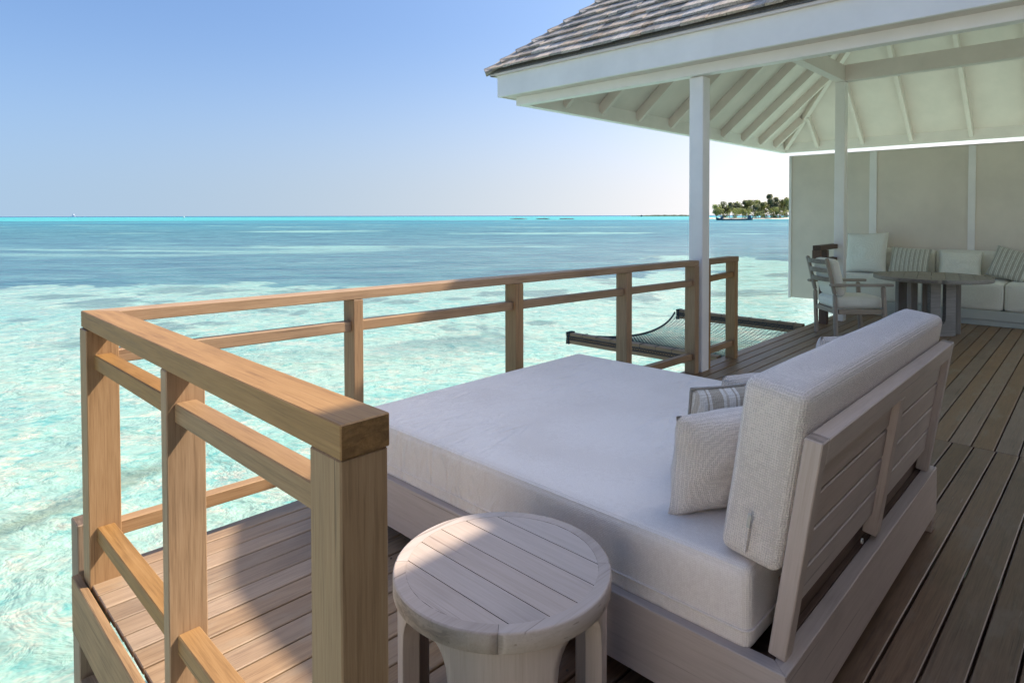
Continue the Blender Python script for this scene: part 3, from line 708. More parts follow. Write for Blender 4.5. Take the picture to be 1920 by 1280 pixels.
pillow('scatter_cushion', 'striped cushion left of the round table top on the sofa', 10.32, 2.14, .55, .50, .42, .15, 180, 20, 3, STRIPE2, 3, G)
pillow('scatter_cushion', 'plain oblong cushion in the middle of the sofa behind the table', 10.40, 1.55, .55, .50, .38, .15, 180, 16, 0, CREAM, 4, G)
pillow('scatter_cushion', 'tilted striped cushion at the right picture edge of the sofa', 10.34, .98, .56, .46, .42, .15, 180, 18, 16, STRIPE2, 5, G)
pillow('scatter_cushion', 'plain pale cushion half hidden behind the tilted striped one', 10.30, .66, .55, .42, .40, .15, 180, 16, 8, CREAM, 6, G)

# ------------------------------------------------------------------ round dining table
dt = reg(thing('dining_table', 'round grey wooden dining table on plank legs in front of the sofa', 'table', (8.89, 1.60, 0)))
def disc(name, r0, r1, z0, z1, mat, parent, c, n=64, bev=.004):
    bm = bmesh.new(); rings = []
    prof = [(r0, z0), (r1, z0 + bev), (r1, z1 - bev), (r1 - bev, z1)] if r1 - r0 > 0 else []
    for r, z in ((r1 - .02, z0), (r1, z0 + .01), (r1, z1 - bev), (r1 - bev, z1)):
        rings.append([bm.verts.new((c[0] + r * math.cos(2 * math.pi * k / n), c[1] + r * math.sin(2 * math.pi * k / n), z)) for k in range(n)])
    for i in range(3):
        for k in range(n):
            f = bm.faces.new((rings[i][k], rings[i][(k + 1) % n], rings[i + 1][(k + 1) % n], rings[i + 1][k])); f.smooth = True
    bm.faces.new(rings[0][::-1]); bm.faces.new(rings[-1]); bmesh.ops.recalc_face_normals(bm, faces=bm.faces)
    return from_bm(name, bm, mat, parent, rel(parent, Matrix.Identity(4)))
def slat_disc(name, c, r, z0, z1, ang, n, gap, mat, parent):
    """a disc cut into n parallel slats"""
    w = 2 * r / n
    for i in range(n):
        a0 = -r + w * i + gap / 2; a1 = -r + w * (i + 1) - gap / 2; pts = []
        st = 10
        for k in range(st + 1):
            y = a0 + (a1 - a0) * k / st; pts.append((math.sqrt(max(0, r * r - y * y)), y))
        for k in range(st, -1, -1):
            y = a0 + (a1 - a0) * k / st; q = (-math.sqrt(max(0, r * r - y * y)), y)
            if (Vector(q) - Vector(pts[-1])).length > 1e-4: pts.append(q)
        if (Vector(pts[0]) - Vector(pts[-1])).length < 1e-4: pts.pop()
        bm = bmesh.new(); lo = [bm.verts.new((x, y, z0)) for x, y in pts]; hi = [bm.verts.new((x, y, z1)) for x, y in pts]
        bm.faces.new(lo[::-1]); bm.faces.new(hi); N_ = len(pts)
        for k in range(N_): bm.faces.new((lo[k], lo[(k + 1) % N_], hi[(k + 1) % N_], hi[k]))
        bmesh.ops.recalc_face_normals(bm, faces=bm.faces)
        m = Matrix.Translation((c[0], c[1], 0)) @ Matrix.Rotation(ang, 4, 'Z')
        from_bm(name, bm, mat, parent, rel(parent, m))
slat_disc('top_slat', (8.89, 1.60), .55, .648, .69, R(10), 8, .004, TABW, dt)
def ring_seg(name, c, r0, r1, z0, z1, a0, a1, mat, parent, n=20, gap=.0012):
    bm = bmesh.new(); q = []
    for k in range(n + 1):
        t = a0 + (a1 - a0) * k / n; cs_, sn_ = math.cos(t), math.sin(t)
        q.append([bm.verts.new((r * cs_, r * sn_, z)) for r, z in ((r0, z0), (r1 - .004, z0), (r1, z0 + .004), (r1, z1 - .005), (r1 - .0015, z1 - .0015), (r1 - .005, z1), (r0, z1))])
    for k in range(n):
        for i in range(7):
            f = bm.faces.new((q[k][i], q[k + 1][i], q[k + 1][(i + 1) % 7], q[k][(i + 1) % 7])); f.smooth = i in (1, 2, 3, 4)
    bm.faces.new(q[0]); bm.faces.new(q[-1][::-1]); bmesh.ops.recalc_face_normals(bm, faces=bm.faces)
    return from_bm(name, bm, mat, parent, rel(parent, Matrix.Translation((c[0], c[1], 0))))
for k in range(4): ring_seg('rim', (8.89, 1.60), .552, .605, .645, .691, R(90 * k + 20) + .003, R(90 * k + 110) - .003, TABW, dt)
def u_plank(ang, parent, c, half, z1, w, t, mat, holes=True):
    """two upright planks joined by a foot with a half-moon notch"""
    m = Matrix.Translation((c[0], c[1], 0)) @ Matrix.Rotation(ang, 4, 'Z')
    pts = [(-half, 0), (half, 0), (half, z1), (half - w, z1), (half - w, .24)]
    for k in range(9):
        t_ = math.pi * k / 8; pts.append(((half - w) * math.cos(t_) * .995, .24 - .10 * math.sin(t_)))
    pts += [(-half + w, .24), (-half + w, z1), (-half, z1)]
    out = []
    for p in pts:
        if not out or (Vector(p) - Vector(out[-1])).length > 1e-3: out.append(p)
    bm = bmesh.new(); A = [bm.verts.new((x, -t / 2, z)) for x, z in out]; B = [bm.verts.new((x, t / 2, z)) for x, z in out]
    bm.faces.new(A); bm.faces.new(B[::-1]); n = len(out)
    for i in range(n): bm.faces.new((A[i], B[i], B[(i + 1) % n], A[(i + 1) % n]))
    bmesh.ops.recalc_face_normals(bm, faces=bm.faces)
    return from_bm('leg_panel', bm, mat, parent, rel(parent, m))
u_plank(YAW - R(90) + R(8), dt, (8.75, 1.47), .165, .6445, .13, .05, TABW)
for (dx, dy, an) in ((.05, .36, 60), (.30, .12, 20), (-.08, .22, 75), (.22, -.18, 110)):
    c_ = Vector((8.85 + dx, 1.55 + dy)); e_ = Vector((math.cos(R(an)), math.sin(R(an)))) * .075
    beam('leg', (c_.x, c_.y, .001), (c_.x, c_.y, .6445), .15, .05, TABW, dt, .003, up=(math.cos(R(an)), math.sin(R(an)), 0))

# ------------------------------------------------------------------ armchair
FD = Vector((.67, -.74, 0)).normalized(); SD = Vector((-FD.y, FD.x, 0))
ch = reg(thing('armchair', 'pale wooden slat-back armchair with cream cushions beside the round table', 'chair', (7.81, 2.44, 0), math.atan2(FD.y, FD.x)))
CH = PW['armchair'] if 'armchair' in PW else PW[ch.name]
def CP(x, y, z): return CH @ Vector((x, y, z))
hw_ = .245
for s in (1, -1):
    beam('leg', CP(.0, s * hw_, .0), CP(-.02, s * hw_, .52), .045, .042, FARW, ch, .012, up=CH.to_3x3() @ Vector((1, 0, 0)))
    beam('back_post', CP(-.02, s * hw_, .5205), CP(-.115, s * hw_, .93), .045, .04, FARW, ch, .012, up=CH.to_3x3() @ Vector((1, 0, 0)))
    beam('leg', CP(.54, s * (hw_ + .03), .0), CP(.50, s * (hw_ + .03), .612), .045, .045, FARW, ch, .012, up=CH.to_3x3() @ Vector((1, 0, 0)))
    beam('armrest', CP(-.09, s * (hw_ + .035), .628), CP(.60, s * (hw_ + .045), .632), .06, .03, FARW, ch, .008)
    beam('side_rail', CP(.02, s * hw_, .325), CP(.50, s * (hw_ + .02), .325), .03, .055, FARW, ch, .006)
for (z, xo) in ((.885, -.105), (.785, -.082), (.685, -.058)):
    bm = bmesh.new(); pts = []
    for k in range(9):
        t = -1 + 2 * k / 8; pts.append((xo - .05 * (1 - t * t), t * (hw_ - .02)))
    A = [[bm.verts.new((x + dx, y, z + dz)) for dx, dz in ((-.011, -.025), (.011, -.025), (.009, .025), (-.013, .025))] for x, y in pts]
    for i in range(8):
        for j in range(4): bm.faces.new((A[i][j], A[i + 1][j], A[i + 1][(j + 1) % 4], A[i][(j + 1) % 4]))
    bm.faces.new(A[0]); bm.faces.new(A[-1][::-1]); bmesh.ops.recalc_face_normals(bm, faces=bm.faces)
    from_bm('back_slat', bm, FARW, ch)
beam('cross_rail', CP(-.005, -hw_ + .023, .325), CP(-.005, hw_ - .023, .325), .03, .055, FARW, ch, .006)
beam('cross_rail', CP(.51, -hw_ + .0, .325), CP(.51, hw_ - .0, .325), .03, .055, FARW, ch, .006)
sc_ = from_bm('seat_cushion', cushion_bm(.54, .46, .13, .045, .015, (16, 14, 6)), CREAM, ch, Matrix.Translation((.265, 0, .42)))
bc_ = from_bm('back_cushion', cushion_bm(.12, .44, .42, .045, .012, (8, 14, 14)), CREAM, ch, Matrix.Translation((.03, 0, .70)) @ Matrix.Rotation(R(-13), 4, 'Y'))

# ------------------------------------------------------------------ daybed
db = reg(thing('daybed', 'pale teak daybed frame with a raked slatted back on the deck', 'daybed', (2.46, 1.6, 0)))
U0, U1, B0, B1, FZ = 1.565, 3.365, .575, 2.64, .278
TH = .045; FB = .07
def mitre_board(name, p, q, inx, iny):
    """frame board standing on edge, mitred ends; p,q outer corners, in = inward dirs at each end"""
    bm = bmesh.new(); pts = [p, q, (q[0] + inx[1] * TH, q[1] + iny[1] * TH), (p[0] + inx[0] * TH, p[1] + iny[0] * TH)]
    d = Vector((q[0] - p[0], q[1] - p[1])); ang = math.atan2(d.y, d.x); org = Vector(((p[0] + q[0]) / 2, (p[1] + q[1]) / 2, (FZ + FB) / 2))
    m = Matrix.Translation(org) @ Matrix.Rotation(ang, 4, 'Z')
    lo = [bm.verts.new((x, y, FB)) for x, y in pts]; hi = [bm.verts.new((x, y, FZ)) for x, y in pts]
    bm.faces.new(lo[::-1]); bm.faces.new(hi)
    for i in range(4): bm.faces.new((lo[i], lo[(i + 1) % 4], hi[(i + 1) % 4], hi[i]))
    bmesh.ops.recalc_face_normals(bm, faces=bm.faces); bmesh.ops.bevel(bm, geom=bm.edges[:], offset=.0022, segments=1, affect='EDGES')
    bmesh.ops.transform(bm, matrix=m.inverted(), verts=bm.verts)
    return from_bm(name, bm, BEDW, db, rel(db, m))
mitre_board('frame_board', (U0, B0), (U1, B0), (1, -1), (1, 1))
mitre_board('frame_board', (U1, B0 + .0004), (U1, B1), (-1, -1), (1, -1))
mitre_board('frame_board', (U1, B1), (U0, B1), (-1, 1), (-1, -1))
mitre_board('frame_board', (U0, B1), (U0, B0 + .0004), (1, 1), (-1, 1))
box('deck_panel', U0 + TH + .001, U1 - TH - .001, B0 + TH + .001, B1 - TH - .001, .20, .222, DARKW, db, 0)
for (x, y) in ((U0 + .02, B0 + .02), (U1 - .075, B0 + .004), (U0 + .02, B1 - .08), (U1 - .08, B1 - .08)): box('foot', x, x + .06, y, y + .07, .001, FB - .0005, BEDW, db, .003)
box('gap_dark_board', U0 + TH + .002, U1 - TH - .002, B0 + TH + .002, B0 + TH + .02, .2225, .276, DARKW, db, 0)
box('gap_dark_board', U0 + .16, U1 - TH - .015, .642, .655, .2225, .43, DARKW, db, 0)  # dark boards added so the gap under the back reads as deep shade
# raked back
bk0 = Vector((0, .618, FZ + .0015)); bk1 = Vector((0, .531, .865)); bd = (bk1 - bk0); BL = bd.length; bd.normalize(); bn = Vector((0, -bd.z, bd.y))   # bn points out of the back
S0, S1 = 1.615, 3.318
def back_piece(name, x0, x1, s0, s1, off, th, along='x'):
    c0 = bk0 + bd * ((s0 + s1) / 2) + bn * off
    if along == 'x': return beam(name, Vector((x0, 0, 0)) + c0, Vector((x1, 0, 0)) + c0, th, s1 - s0, BEDW, db, .003, up=bd)
    a_ = bk0 + bd * s0 + bn * off + Vector(((x0 + x1) / 2, 0, 0)); e_ = bk0 + bd * s1 + bn * off + Vector(((x0 + x1) / 2, 0, 0))
    return beam(name, a_, e_, th, x1 - x0, BEDW, db, .003, up=(1, 0, 0))
SW = .052
back_piece('back_stile', S0, S0 + SW, 0, BL, 0, .045, 'z')
back_piece('back_stile', S1 - SW, S1, 0, BL, 0, .045, 'z')
MID = (S0 + S1) / 2
back_piece('back_stile', MID - .03, MID + .03, .02, BL - .0705, 0, .045, 'z')
back_piece('back_rail', S0 + SW + .0003, S1 - SW - .0003, BL - .07, BL, 0, .045)
ns = 4; s_lo, s_hi = .090, BL - .0715; ph = (s_hi - s_lo) / ns
for (x0, x1) in ((S0 + SW + .0005, MID - .0305), (MID + .0305, S1 - SW - .0005)):
    for i in range(ns): back_piece('back_slat', x0, x1, s_lo + ph * i + .005, s_lo + ph * (i + 1) - .005, -.010, .018)
cyl('buckle', (2.04, .535, .455), (2.04, .530, .455), .008, METAL, db, 12)

mt = from_bm('mattress', cushion_bm(U1 - U0 - .06, B1 - B0 - .14,   .235, .028, .006, (70, 70, 10)), MATT)
mt.location = ((U0 + U1) / 2, (B0 + B1) / 2 + .036, .378)
tag(mt, 'thick off-white mattress filling the daybed frame', 'mattress')
Lm, Wm = (U1 - U0 - .06), (B1 - B0 - .14)
# gathered folds and a shallow sag on the top face
for v_ in mt.data.vertices:
    if v_.co.z > .09:
        x, y = v_.co.x, v_.co.y; k = max(0, 1 - (2 * x / Lm) ** 4) * max(0, 1 - (2 * y / Wm) ** 4)
        v_.co.z += k * (noise.noise(Vector((x * 1.1, y * 1.3, 2))) * .005 + .004 * noise.noise(Vector((x * 1.2 + y * .5, y * 7 - x * 1.5, 5))) * max(0, min(1, .3 - y)))
# piped seams round the mattress
for zz, ins, rr_ in ((-.055, .0015, .0042), (.106, -.0075, .0032)):
    sb = bmesh.new(); pts = []; rc = .03; hx, hy = Lm / 2 + ins, Wm / 2 + ins
    if True:
        for (sx, sy, a0) in ((1, 1, 0), (-1, 1, 90), (-1, -1, 180), (1, -1, 270)):
            for k in range(7):
                t = R(a0 + 15 * k); pts.append((sx * (hx - rc) + rc * math.cos(t), sy * (hy - rc) + rc * math.sin(t), zz))
        tube_bm(sb, pts, rr_, 6, True); o = from_bm('seam', sb, MATT, mt)
        for f in o.data.polygons: f.use_smooth = True

# bolster back cushion
def rake(x, y, z): return Vector((x, y, z))
bt = from_bm('back_cushion', cushion_bm(S1 - S0 - .005, .165, .49, .03, .008, (50, 10, 20), wr=.006), LINEN)
TILT = -math.atan2(.087, .587)
bt.matrix_world = Matrix.Translation(((S0 + S1) / 2, .662, .742)) @ Matrix.Rotation(-TILT, 4, 'X')
tag(bt, 'long oatmeal linen back cushion leaning against the daybed back', 'cushion')
# its end zip
zx = -(S1 - S0) / 2 - .004
zb = bmesh.new(); tube_bm(zb, [(zx - .004, .005, -.215), (zx - .006, .004, -.13)], .0045, 6); from_bm('zip', zb, LINEN, bt)
zb = bmesh.new(); bmesh.ops.create_cube(zb, size=1); bmesh.ops.scale(zb, vec=(.003, .011, .040), verts=zb.verts); bmesh.ops.translate(zb, vec=(zx - .010, .005, -.125), verts=zb.verts); bmesh.ops.bevel(zb, geom=zb.edges[:], offset=.0015, segments=1, affect='EDGES'); from_bm('zip_pull', zb, METAL, bt)
for (yy) in (-.062, .062):
    sb = bmesh.new(); tube_bm(sb, [(-(S1 - S0) / 2 + .03, yy * 1.15, .228), ((S1 - S0) / 2 - .03, yy * 1.15, .228)], .003, 5)
    sb.free()
G2 = 'cushions on the daybed'
pillow('scatter_cushion', 'plain linen cushion leaning at the near end of the daybed back cushion', 1.92, .895, .49, .46, .335, .16, 65, 9, 1, LINEN, 11, G2)
pillow('scatter_cushion', 'beige striped cushion with grey piping behind the near plain cushion', 2.20, 1.02, .49, .46, .345, .14, 66, 13, 0, STRIPE, 12, G2, PIPING)
pillow('scatter_cushion', 'plain linen cushion peeping out behind the striped cushion', 2.46, 1.03, .49, .46, .34, .14, 66, 13, 0, LINEN, 13, G2)
pillow('scatter_cushion', 'plain linen cushion at the far end of the daybed', 3.0, .90, .49, .42, .43, .14, 72, 11, 0, LINEN, 14, G2)

# ------------------------------------------------------------------ round side table
SC = (1.19, 1.19); SR = .293; SZ = .48
stl = reg(thing('side_table', 'round pale teak side table with slatted top beside the daybed', 'side table', (SC[0], SC[1], 0)))
slat_disc('top_slat', SC, SR - .0345, SZ - .03, SZ - .0005, R(-90), 6, .0028, BEDW, stl)
for k in range(4): ring_seg('rim', SC, SR - .034, SR, SZ - .05, SZ, R(90 * k + 45 - 2) + .0016, R(90 * k + 135 - 2) - .0016, BEDW, stl)
def curved_leg(a0, half, parent):
    """outer shell piece under the rim, flaring into it at the top"""
    bm = bmesh.new(); n = 14; rows = []
    zs = [0, .12, .25, .33, .37, .395, .41, .42, .4285]
    for z in zs:
        t = max(0, (z - .33) / .0985); fl = half + (.20 * (1 - math.sqrt(max(0, 1 - t * t))) if t > 0 else 0)
        rows.append([[bm.verts.new((r * math.cos(a0 - fl + 2 * fl * k / n), r * math.sin(a0 - fl + 2 * fl * k / n), z + .001)) for k in range(n + 1)] for r in (SR - .012, SR - .055)])
    for i in range(len(zs) - 1):
        for k in range(n):
            f = bm.faces.new((rows[i][0][k], rows[i][0][k + 1], rows[i + 1][0][k + 1], rows[i + 1][0][k])); f.smooth = True
            f = bm.faces.new((rows[i][1][k], rows[i + 1][1][k], rows[i + 1][1][k + 1], rows[i][1][k + 1])); f.smooth = True
        for k in (0, n): bm.faces.new((rows[i][0][k], rows[i + 1][0][k], rows[i + 1][1][k], rows[i][1][k]))
    for i in (0, len(zs) - 1):
        for k in range(n): bm.faces.new((rows[i][0][k], rows[i][0][k + 1], rows[i][1][k + 1], rows[i][1][k]))
    bmesh.ops.recalc_face_normals(bm, faces=bm.faces)
    # grain runs up the leg
    m = Matrix.Translation((SC[0], SC[1], 0)) @ Matrix.Rotation(-math.pi / 2, 4, 'Y')
    bmesh.ops.transform(bm, matrix=Matrix.Rotation(math.pi / 2, 4, 'Y'), verts=bm.verts)
    return from_bm('leg', bm, BEDW, parent, rel(parent, m))
for k in range(4): curved_leg(R(225 + 90 * k - 0), R(27), stl)

# ------------------------------------------------------------------ over-water hammock net
ROPE = N('navy_rope'); ROPE.p.inputs['Base Color'].default_value = (.028, .042, .06, 1); ROPE.rough(.8)
ROPE.bump(ROPE.noise(ROPE.coords('Object'), 300, 2), .3, .002); ROPE = ROPE.m
hm = reg(thing('hammock_net', 'dark rope net hammock hung over the water between two timber beams', 'hammock', (7.2, 3.6, 0)))
NB0, NB1 = (5.86, 5.95), (8.33, 8.42)
beam('beam', (5.905, 2.842, -.045), (5.905, 4.76, -.055), .09, .125, NETW, hm, .004)
beam('beam', (8.375, 2.888, -.045), (8.375, 4.68, -.035), .09, .125, NETW, hm, .004)
def netz(s, t):
    # s 0..1 across between beams, t 0..1 from deck out to sea
    return .0 - .12 * 4 * s * (1 - s) - .10 * (1 - t) * 0 - .02
def netp(s, t):
    u = 5.95 + (8.33 - 5.95) * s; inset = .22 * 4 * s * (1 - s) * 1.0
    v_ = 2.90 + (4.70 - inset - 2.90) * t
    return (u, v_, netz(s, t))
nb = bmesh.new()
for i in range(45):
    s = i / 44; tube_bm(nb, [netp(s, t / 12) for t in range(13)], .0032, 3)
for j in range(34):
    t = j / 33; tube_bm(nb, [netp(k / 18, t) for k in range(19)], .0032, 3)
tag(from_bm('net', nb, ROPE, hm, rel(hm, Matrix.Identity(4))), kind='stuff')
eb = bmesh.new(); tube_bm(eb, [netp(k / 24, 1.003) for k in range(25)], .014, 6); from_bm('edge_rope', eb, ROPE, hm, rel(hm, Matrix.Identity(4)))
eb = bmesh.new(); tube_bm(eb, [netp(.004, k / 10) for k in range(11)], .02, 6); from_bm('edge_rope', eb, ROPE, hm, rel(hm, Matrix.Identity(4)))
for (uc, vz0, vz1, zc) in ((5.905, 2.95, 4.74, -.05), (8.375, 3.0, 4.66, -.04)):
    lb = bmesh.new(); xs = uc - .0505 if uc < 7 else uc - .0505; n = int((vz1 - vz0) / .032)
    for ph_ in (0, 1):
        tube_bm(lb, [(xs, vz0 + (vz1 - vz0) * i / n, zc + (.024 if (i + ph_) % 2 else -.016)) for i in range(n + 1)], .0038, 4)
    for z_ in (.024, -.016): tube_bm(lb, [(xs, vz0, zc + z_), (xs, vz1, zc + z_)], .0038, 4)
    for i in range(0, n, 6):
        y = vz0 + (vz1 - vz0) * i / n; tube_bm(lb, [(xs, y, zc + .030), (xs, y, zc + .066), (uc + .05, y, zc + .066), (uc + .05, y, zc + .01)], .0032, 4)
    tag(from_bm('rope_lacing', lb, ROPE, hm, rel(hm, Matrix.Identity(4))))
    y = vz1 + .01
    lb = bmesh.new(); tube_bm(lb, [(uc + .05, y, zc + .065), (uc - .05, y, zc + .065), (uc - .05, y, zc - .066), (uc + .05, y, zc - .066)], .012, 6, True); from_bm('end_binding', lb, ROPE, hm, rel(hm, Matrix.Identity(4)))
    lb = bmesh.new(); tube_bm(lb, [(uc + .05, y - .03, zc + .065), (uc - .05, y - .03, zc + .065), (uc - .05, y - .03, zc - .066), (uc + .05, y - .03, zc - .066)], .012, 6, True); from_bm('end_binding', lb, ROPE, hm, rel(hm, Matrix.Identity(4)))

# ------------------------------------------------------------------ far shore
SANDM = paint('beach_sand', (.62, .56, .45), .9)
def leaf_mat(name, c0, c1):
    m = N(name); oi = m.new('ObjectInfo'); n = m.noise(m.coords('Object'), .9, 3)
    hs = m.new('HueSaturation'); m.link(m.ramp(n, [(.35, c0), (.65, c1)]), hs.inputs['Color']); m.link(m.math('ADD', m.math('MULTIPLY', oi.outputs['Random'], .5), .75), hs.inputs['Value'])
    m.color(hs.outputs[0]); m.rough(.7)
    tl = m.new('BsdfTranslucent'); m.link(m.mix(hs.outputs[0], (2.2, 2.2, 1.4), 1, 'MULTIPLY'), tl.inputs[0]); ms = m.new('MixShader'); ms.inputs[0].default_value = .5
    m.link(m.p.outputs[0], ms.inputs[1]); m.link(tl.outputs[0], ms.inputs[2]); m.link(ms.outputs[0], m.out.inputs[0]); return m.m
LEAF = leaf_mat('island_foliage', (.125, .15, .07), (.215, .225, .115)); LEAF2 = leaf_mat('island_foliage_grey', (.13, .145, .095), (.20, .205, .14))
BARK = paint('island_bark', (.25, .20, .16), .9)
il = sea_point(1325, 411); ir = sea_point(1640, 411); D0 = il.dot(FWD)
isl_dir = (ir - il).normalized(); isl_n = Vector((-isl_dir.y, isl_dir.x, 0))
if isl_n.dot(FWD) < 0: isl_n = -isl_n
bm = bmesh.new(); rings = []
NS = 40
for (off, z) in ((0, -.6), (6, .8), (22, 2.0), (90, 2.0), (110, -.6)):
    row = []
    for k in range(NS + 1):
        t = k / NS; p = il + isl_dir * ((ir - il).length * t); e = off * min(1, 6 * t + .15)
        p = p + isl_n * (e + 3 * noise.noise(Vector((k * .4, off * .1, 0)))); p.z = SEA_Z + z; row.append(bm.verts.new(p))
    rings.append(row)
for i in range(len(rings) - 1):
    for k in range(NS): bm.faces.new((rings[i][k], rings[i][k + 1], rings[i + 1][k + 1], rings[i + 1][k]))
bmesh.ops.recalc_face_normals(bm, faces=bm.faces)
tag(from_bm('island_beach', bm, SANDM), kind='structure')
def tree(x, y, z, h, w, seed, mat, label, trunk_vis=.25):
    rnd = random.Random(seed); o = thing('island_tree', label, 'tree', (x, y, z), 0, 'trees on the far island'); reg(o)
    bm = bmesh.new()
    lobes = [(Vector((rnd.gauss(0, .28) * w, rnd.gauss(0, .28) * w, h * rnd.uniform(trunk_vis + .15, .92))), rnd.uniform(.18, .36) * w) for _ in range(9)]
    for c_, r_ in lobes:
        for _ in range(110):
            d = Vector((rnd.gauss(0, 1), rnd.gauss(0, 1), rnd.gauss(0, 1))).normalized(); p = c_ + d * r_ * rnd.uniform(.55, 1.05); p.z = min(p.z, h)
            s = rnd.uniform(.35, .8) * (h / 14); n = (d + Vector((rnd.uniform(-.6, .6), rnd.uniform(-.6, .6), rnd.uniform(-.2, .8)))).normalized(); u_ = n.orthogonal().normalized(); v_ = n.cross(u_)
            bm.faces.new([bm.verts.new(p + u_ * s * a1 + v_ * s * b1) for a1, b1 in ((-1, -.5), (.2, -.8), (1, .4), (-.2, .9))])
    from_bm('crown', bm, mat, o)
    tb = bmesh.new()
    r0 = .022 * h
    tube_bm(tb, [(0, 0, 0), (.1, .05, h * .35), (.25, .1, h * .7)], r0, 6)
    for k in range(3):
        c_, r_ = lobes[k]; tube_bm(tb, [(.1, .05, h * .32), tuple(c_ * .5 + Vector((0, 0, h * .2))), tuple(c_)], r0 * .45, 5)
    from_bm('trunk', tb, BARK, o)
    return o
forms = [  # photo x of the trunk, crown top y, width px, kind
 (1343, 385, 20, 0), (1356, 381, 18, 1), (1368, 384, 22, 0), (1380, 380, 20, 1), (1392, 380, 22, 0), (1404, 378, 22, 0), (1416, 383, 20, 1), (1427, 379, 20, 0),
 (1438, 380, 18, 1), (1450, 364, 20, 1), (1461, 377, 18, 0), (1471, 372, 16, 1), (1482, 376, 20, 0), (1496, 374, 24, 1),
 (1350, 394, 22, 0), (1374, 393, 24, 0), (1398, 391, 24, 0), (1422, 392, 24, 0), (1446, 391, 24, 0), (1468, 391, 24, 0)]
names = ['low round green tree at the left tip of the far island', 'pointed grey-green tree second from the island left tip', 'rounded green tree above the bow of the moored barge', 'grey-green tree above the middle of the moored barge', 'broad bright green tree above the barge stern', 'tall bright green tree just right of the barge centre', 'short grey-green tree above the right end of the barge', 'green tree just right of the moored barge', 'slim grey tree left of the tallest tree on the island', 'tallest tree on the island with a loose grey crown', 'green tree right of the tallest island tree', 'pointed grey tree near the privacy wall edge on the island', 'green tree at the privacy wall edge on the island', 'grey tree half hidden by the privacy wall edge on the island',
 'low bush at the water behind the barge bow', 'low green bush behind the front half of the barge', 'low green bush behind the rear half of the barge', 'low green bush at the left end of the island beach', 'low green bush under the tallest island tree', 'low green bush on the beach by the privacy wall edge']
for i, (px, ty, wpx, k) in enumerate(forms):
    p = sea_point(px, 411) + isl_n * (34 + 9 * (i % 3) if i < 14 else 22); dpt = (p - Vector((0, 0, 0))).dot(FWD)
    # keep the pixel column after stepping back from the waterline
    lat = (px - 960) / 1175 * dpt; p = FWD * dpt + RGT * lat
    zt = 1.42 + (405.5 - ty) / 1175 * dpt; base = SEA_Z + 1.9
    tree(p.x, p.y, base, max(3, zt - base), wpx / 1175 * dpt * .95, 100 + i, LEAF2 if k else LEAF, names[i], .2 if i < 14 else -.1)
# moored barge
HULL = paint('dark_blue_hull', (.035, .07, .11), .5)
bp_ = sea_point(1377, 413); LB = 70 / 1175 * bp_.dot(FWD)
bg_ = reg(thing('barge', 'dark blue low barge with raised ends moored off the island', 'boat', tuple(bp_), math.atan2(RGT.y, RGT.x)))
bm = bmesh.new(); prof = []
for k in range(17):
    t = -1 + 2 * k / 16; x = t * LB / 2; sheer = 1.6 + 1.9 * abs(t) ** 5; wd = 3.6 * (1 - abs(t) ** 6) + .25
    prof.append([bm.verts.new(q) for q in ((x * .96, -wd * .7, -.3), (x, -wd, sheer), (x, wd, sheer), (x * .96, wd * .7, -.3))])
for k in range(16):
    for j in range(4): bm.faces.new((prof[k][j], prof[k + 1][j], prof[k + 1][(j + 1) % 4], prof[k][(j + 1) % 4]))
bm.faces.new(prof[0]); bm.faces.new(prof[-1][::-1]); bmesh.ops.recalc_face_normals(bm, faces=bm.faces)
from_bm('hull', bm, HULL, bg_)
for (x, w_, h_) in ((-LB * .33, 2.8, 2.4), (LB * .40, 3.6, 3.4)):
    bm = bmesh.new(); bmesh.ops.create_cube(bm, size=1); bmesh.ops.scale(bm, vec=(w_, 3.2, h_), verts=bm.verts)
    for v_ in bm.verts:
        if v_.co.z > 0: v_.co.x *= .75; v_.co.y *= .8
    bmesh.ops.translate(bm, vec=(x, 0, 2.0 + h_ / 2), verts=bm.verts); from_bm('deckhouse', bm, HULL, bg_)
# far boats and markers on the horizon
WB = paint('white_boat', (.85, .85, .84), .4)
def far_boat(px, py, wpx, hpx, label, mat=WB):
    p = sea_point(px, py); d = p.dot(FWD); L_ = wpx / 1175 * d; H_ = hpx / 1175 * d
    o = reg(thing('boat', label, 'boat', (p.x, p.y, SEA_Z), math.atan2(RGT.y, RGT.x)))
    bm = bmesh.new(); A = [bm.verts.new(q) for q in ((-L_ * .42, -L_ * .12, -.1), (L_ * .40, -L_ * .12, -.1), (L_ * .40, L_ * .12, -.1), (-L_ * .42, L_ * .12, -.1))]
    B_ = [bm.verts.new(q) for q in ((-L_ * .5, -L_ * .16, H_ * .4), (L_ * .55, -L_ * .02, H_ * .5), (L_ * .55, L_ * .02, H_ * .5), (-L_ * .5, L_ * .16, H_ * .4))]
    bm.faces.new(A[::-1]); bm.faces.new(B_)
    for i in range(4): bm.faces.new((A[i], A[(i + 1) % 4], B_[(i + 1) % 4], B_[i]))
    from_bm('hull', bm, mat, o)
    bm = bmesh.new(); bmesh.ops.create_cube(bm, size=1); bmesh.ops.scale(bm, vec=(L_ * .45, L_ * .2, H_ * .6), verts=bm.verts)
    for v_ in bm.verts:
        if v_.co.z > 0: v_.co.x *= .7
    bmesh.ops.translate(bm, vec=(-L_ * .05, 0, H_ * .7), verts=bm.verts); from_bm('cabin', bm, mat, o)
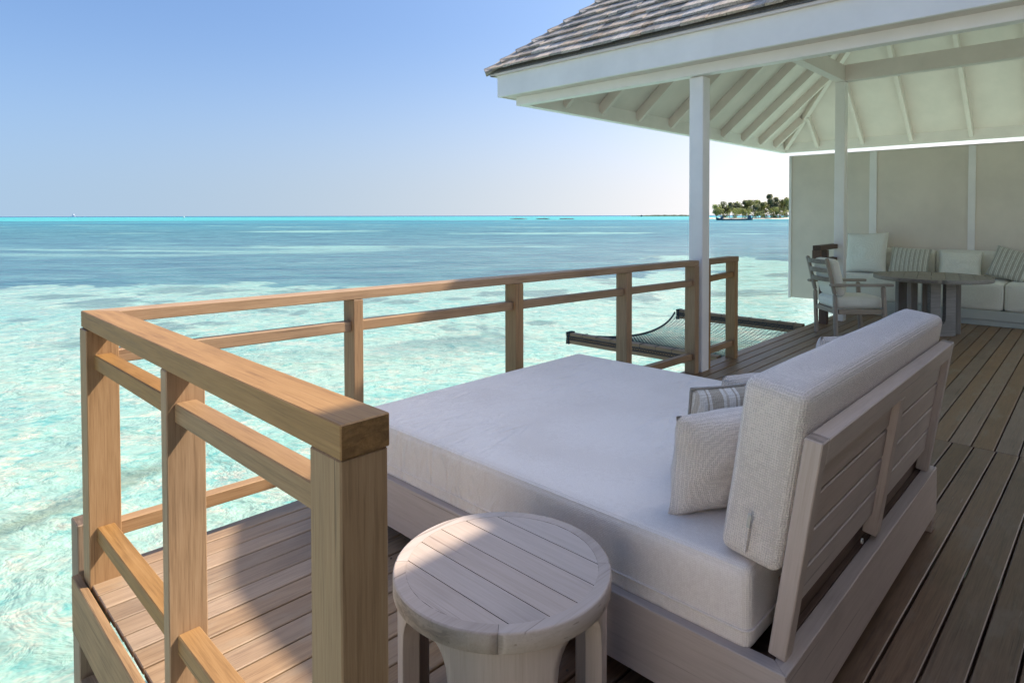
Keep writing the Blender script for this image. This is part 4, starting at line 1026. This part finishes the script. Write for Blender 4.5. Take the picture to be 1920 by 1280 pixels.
far_boat(138, 406.4, 6, 5, 'tiny white boat on the horizon at the far left')
far_boat(345, 408.5, 5, 3, 'tiny white boat low on the turquoise strip')
far_boat(1203, 406, 5, 3, 'tiny dark boat before the low hazy island', HULL)
ROCK = paint('dark_reef_rock', (.10, .10, .10), .9)
for i, (px, w_, lb) in enumerate(((972, 30, 'leftmost of three dark reef outcrops below the horizon'), (1018, 26, 'middle one of three dark reef outcrops below the horizon'), (1062, 28, 'rightmost of three dark reef outcrops below the horizon'))):
    p = sea_point(px, 411.2); d = p.dot(FWD); L_ = w_ / 1175 * d
    bm = bmesh.new(); bmesh.ops.create_icosphere(bm, subdivisions=3, radius=1)
    for v_ in bm.verts:
        q = 1 + .55 * noise.noise(v_.co * 2.3 + Vector((i * 5, 0, 0))) + .3 * noise.noise(v_.co * 6); v_.co = Vector((v_.co.x * L_ / 2 * q, v_.co.y * 2.5 * q, v_.co.z * 1.3 * q))
    o = from_bm('reef_outcrop', bm, ROCK); o.location = (p.x, p.y, SEA_Z); o.rotation_euler = (0, 0, math.atan2(RGT.y, RGT.x)); tag(o, lb, 'rock', 'reef outcrops below the horizon')
# very low hazy islet at the horizon
p0 = sea_point(1185, 405.6); p1 = sea_point(1330, 405.6); bm = bmesh.new(); N2 = 40; top = []; bot = []; bk_ = []
for k in range(N2 + 1):
    p = p0.lerp(p1, k / N2); hgt = (2.5 + 5 * min(1, k / 14)) * (1 + .5 * noise.noise(Vector((k * .6, 0, 0)))); top.append(bm.verts.new((p.x + FWD.x * 30, p.y + FWD.y * 30, SEA_Z + hgt))); bot.append(bm.verts.new((p.x, p.y, SEA_Z - .5))); bk_.append(bm.verts.new((p.x + FWD.x * 60, p.y + FWD.y * 60, SEA_Z - .5)))
for k in range(N2):
    bm.faces.new((bot[k], bot[k + 1], top[k + 1], top[k])); bm.faces.new((top[k], top[k + 1], bk_[k + 1], bk_[k]))
bmesh.ops.recalc_face_normals(bm, faces=bm.faces); tag(from_bm('low_islet', bm, LEAF2), kind='structure')
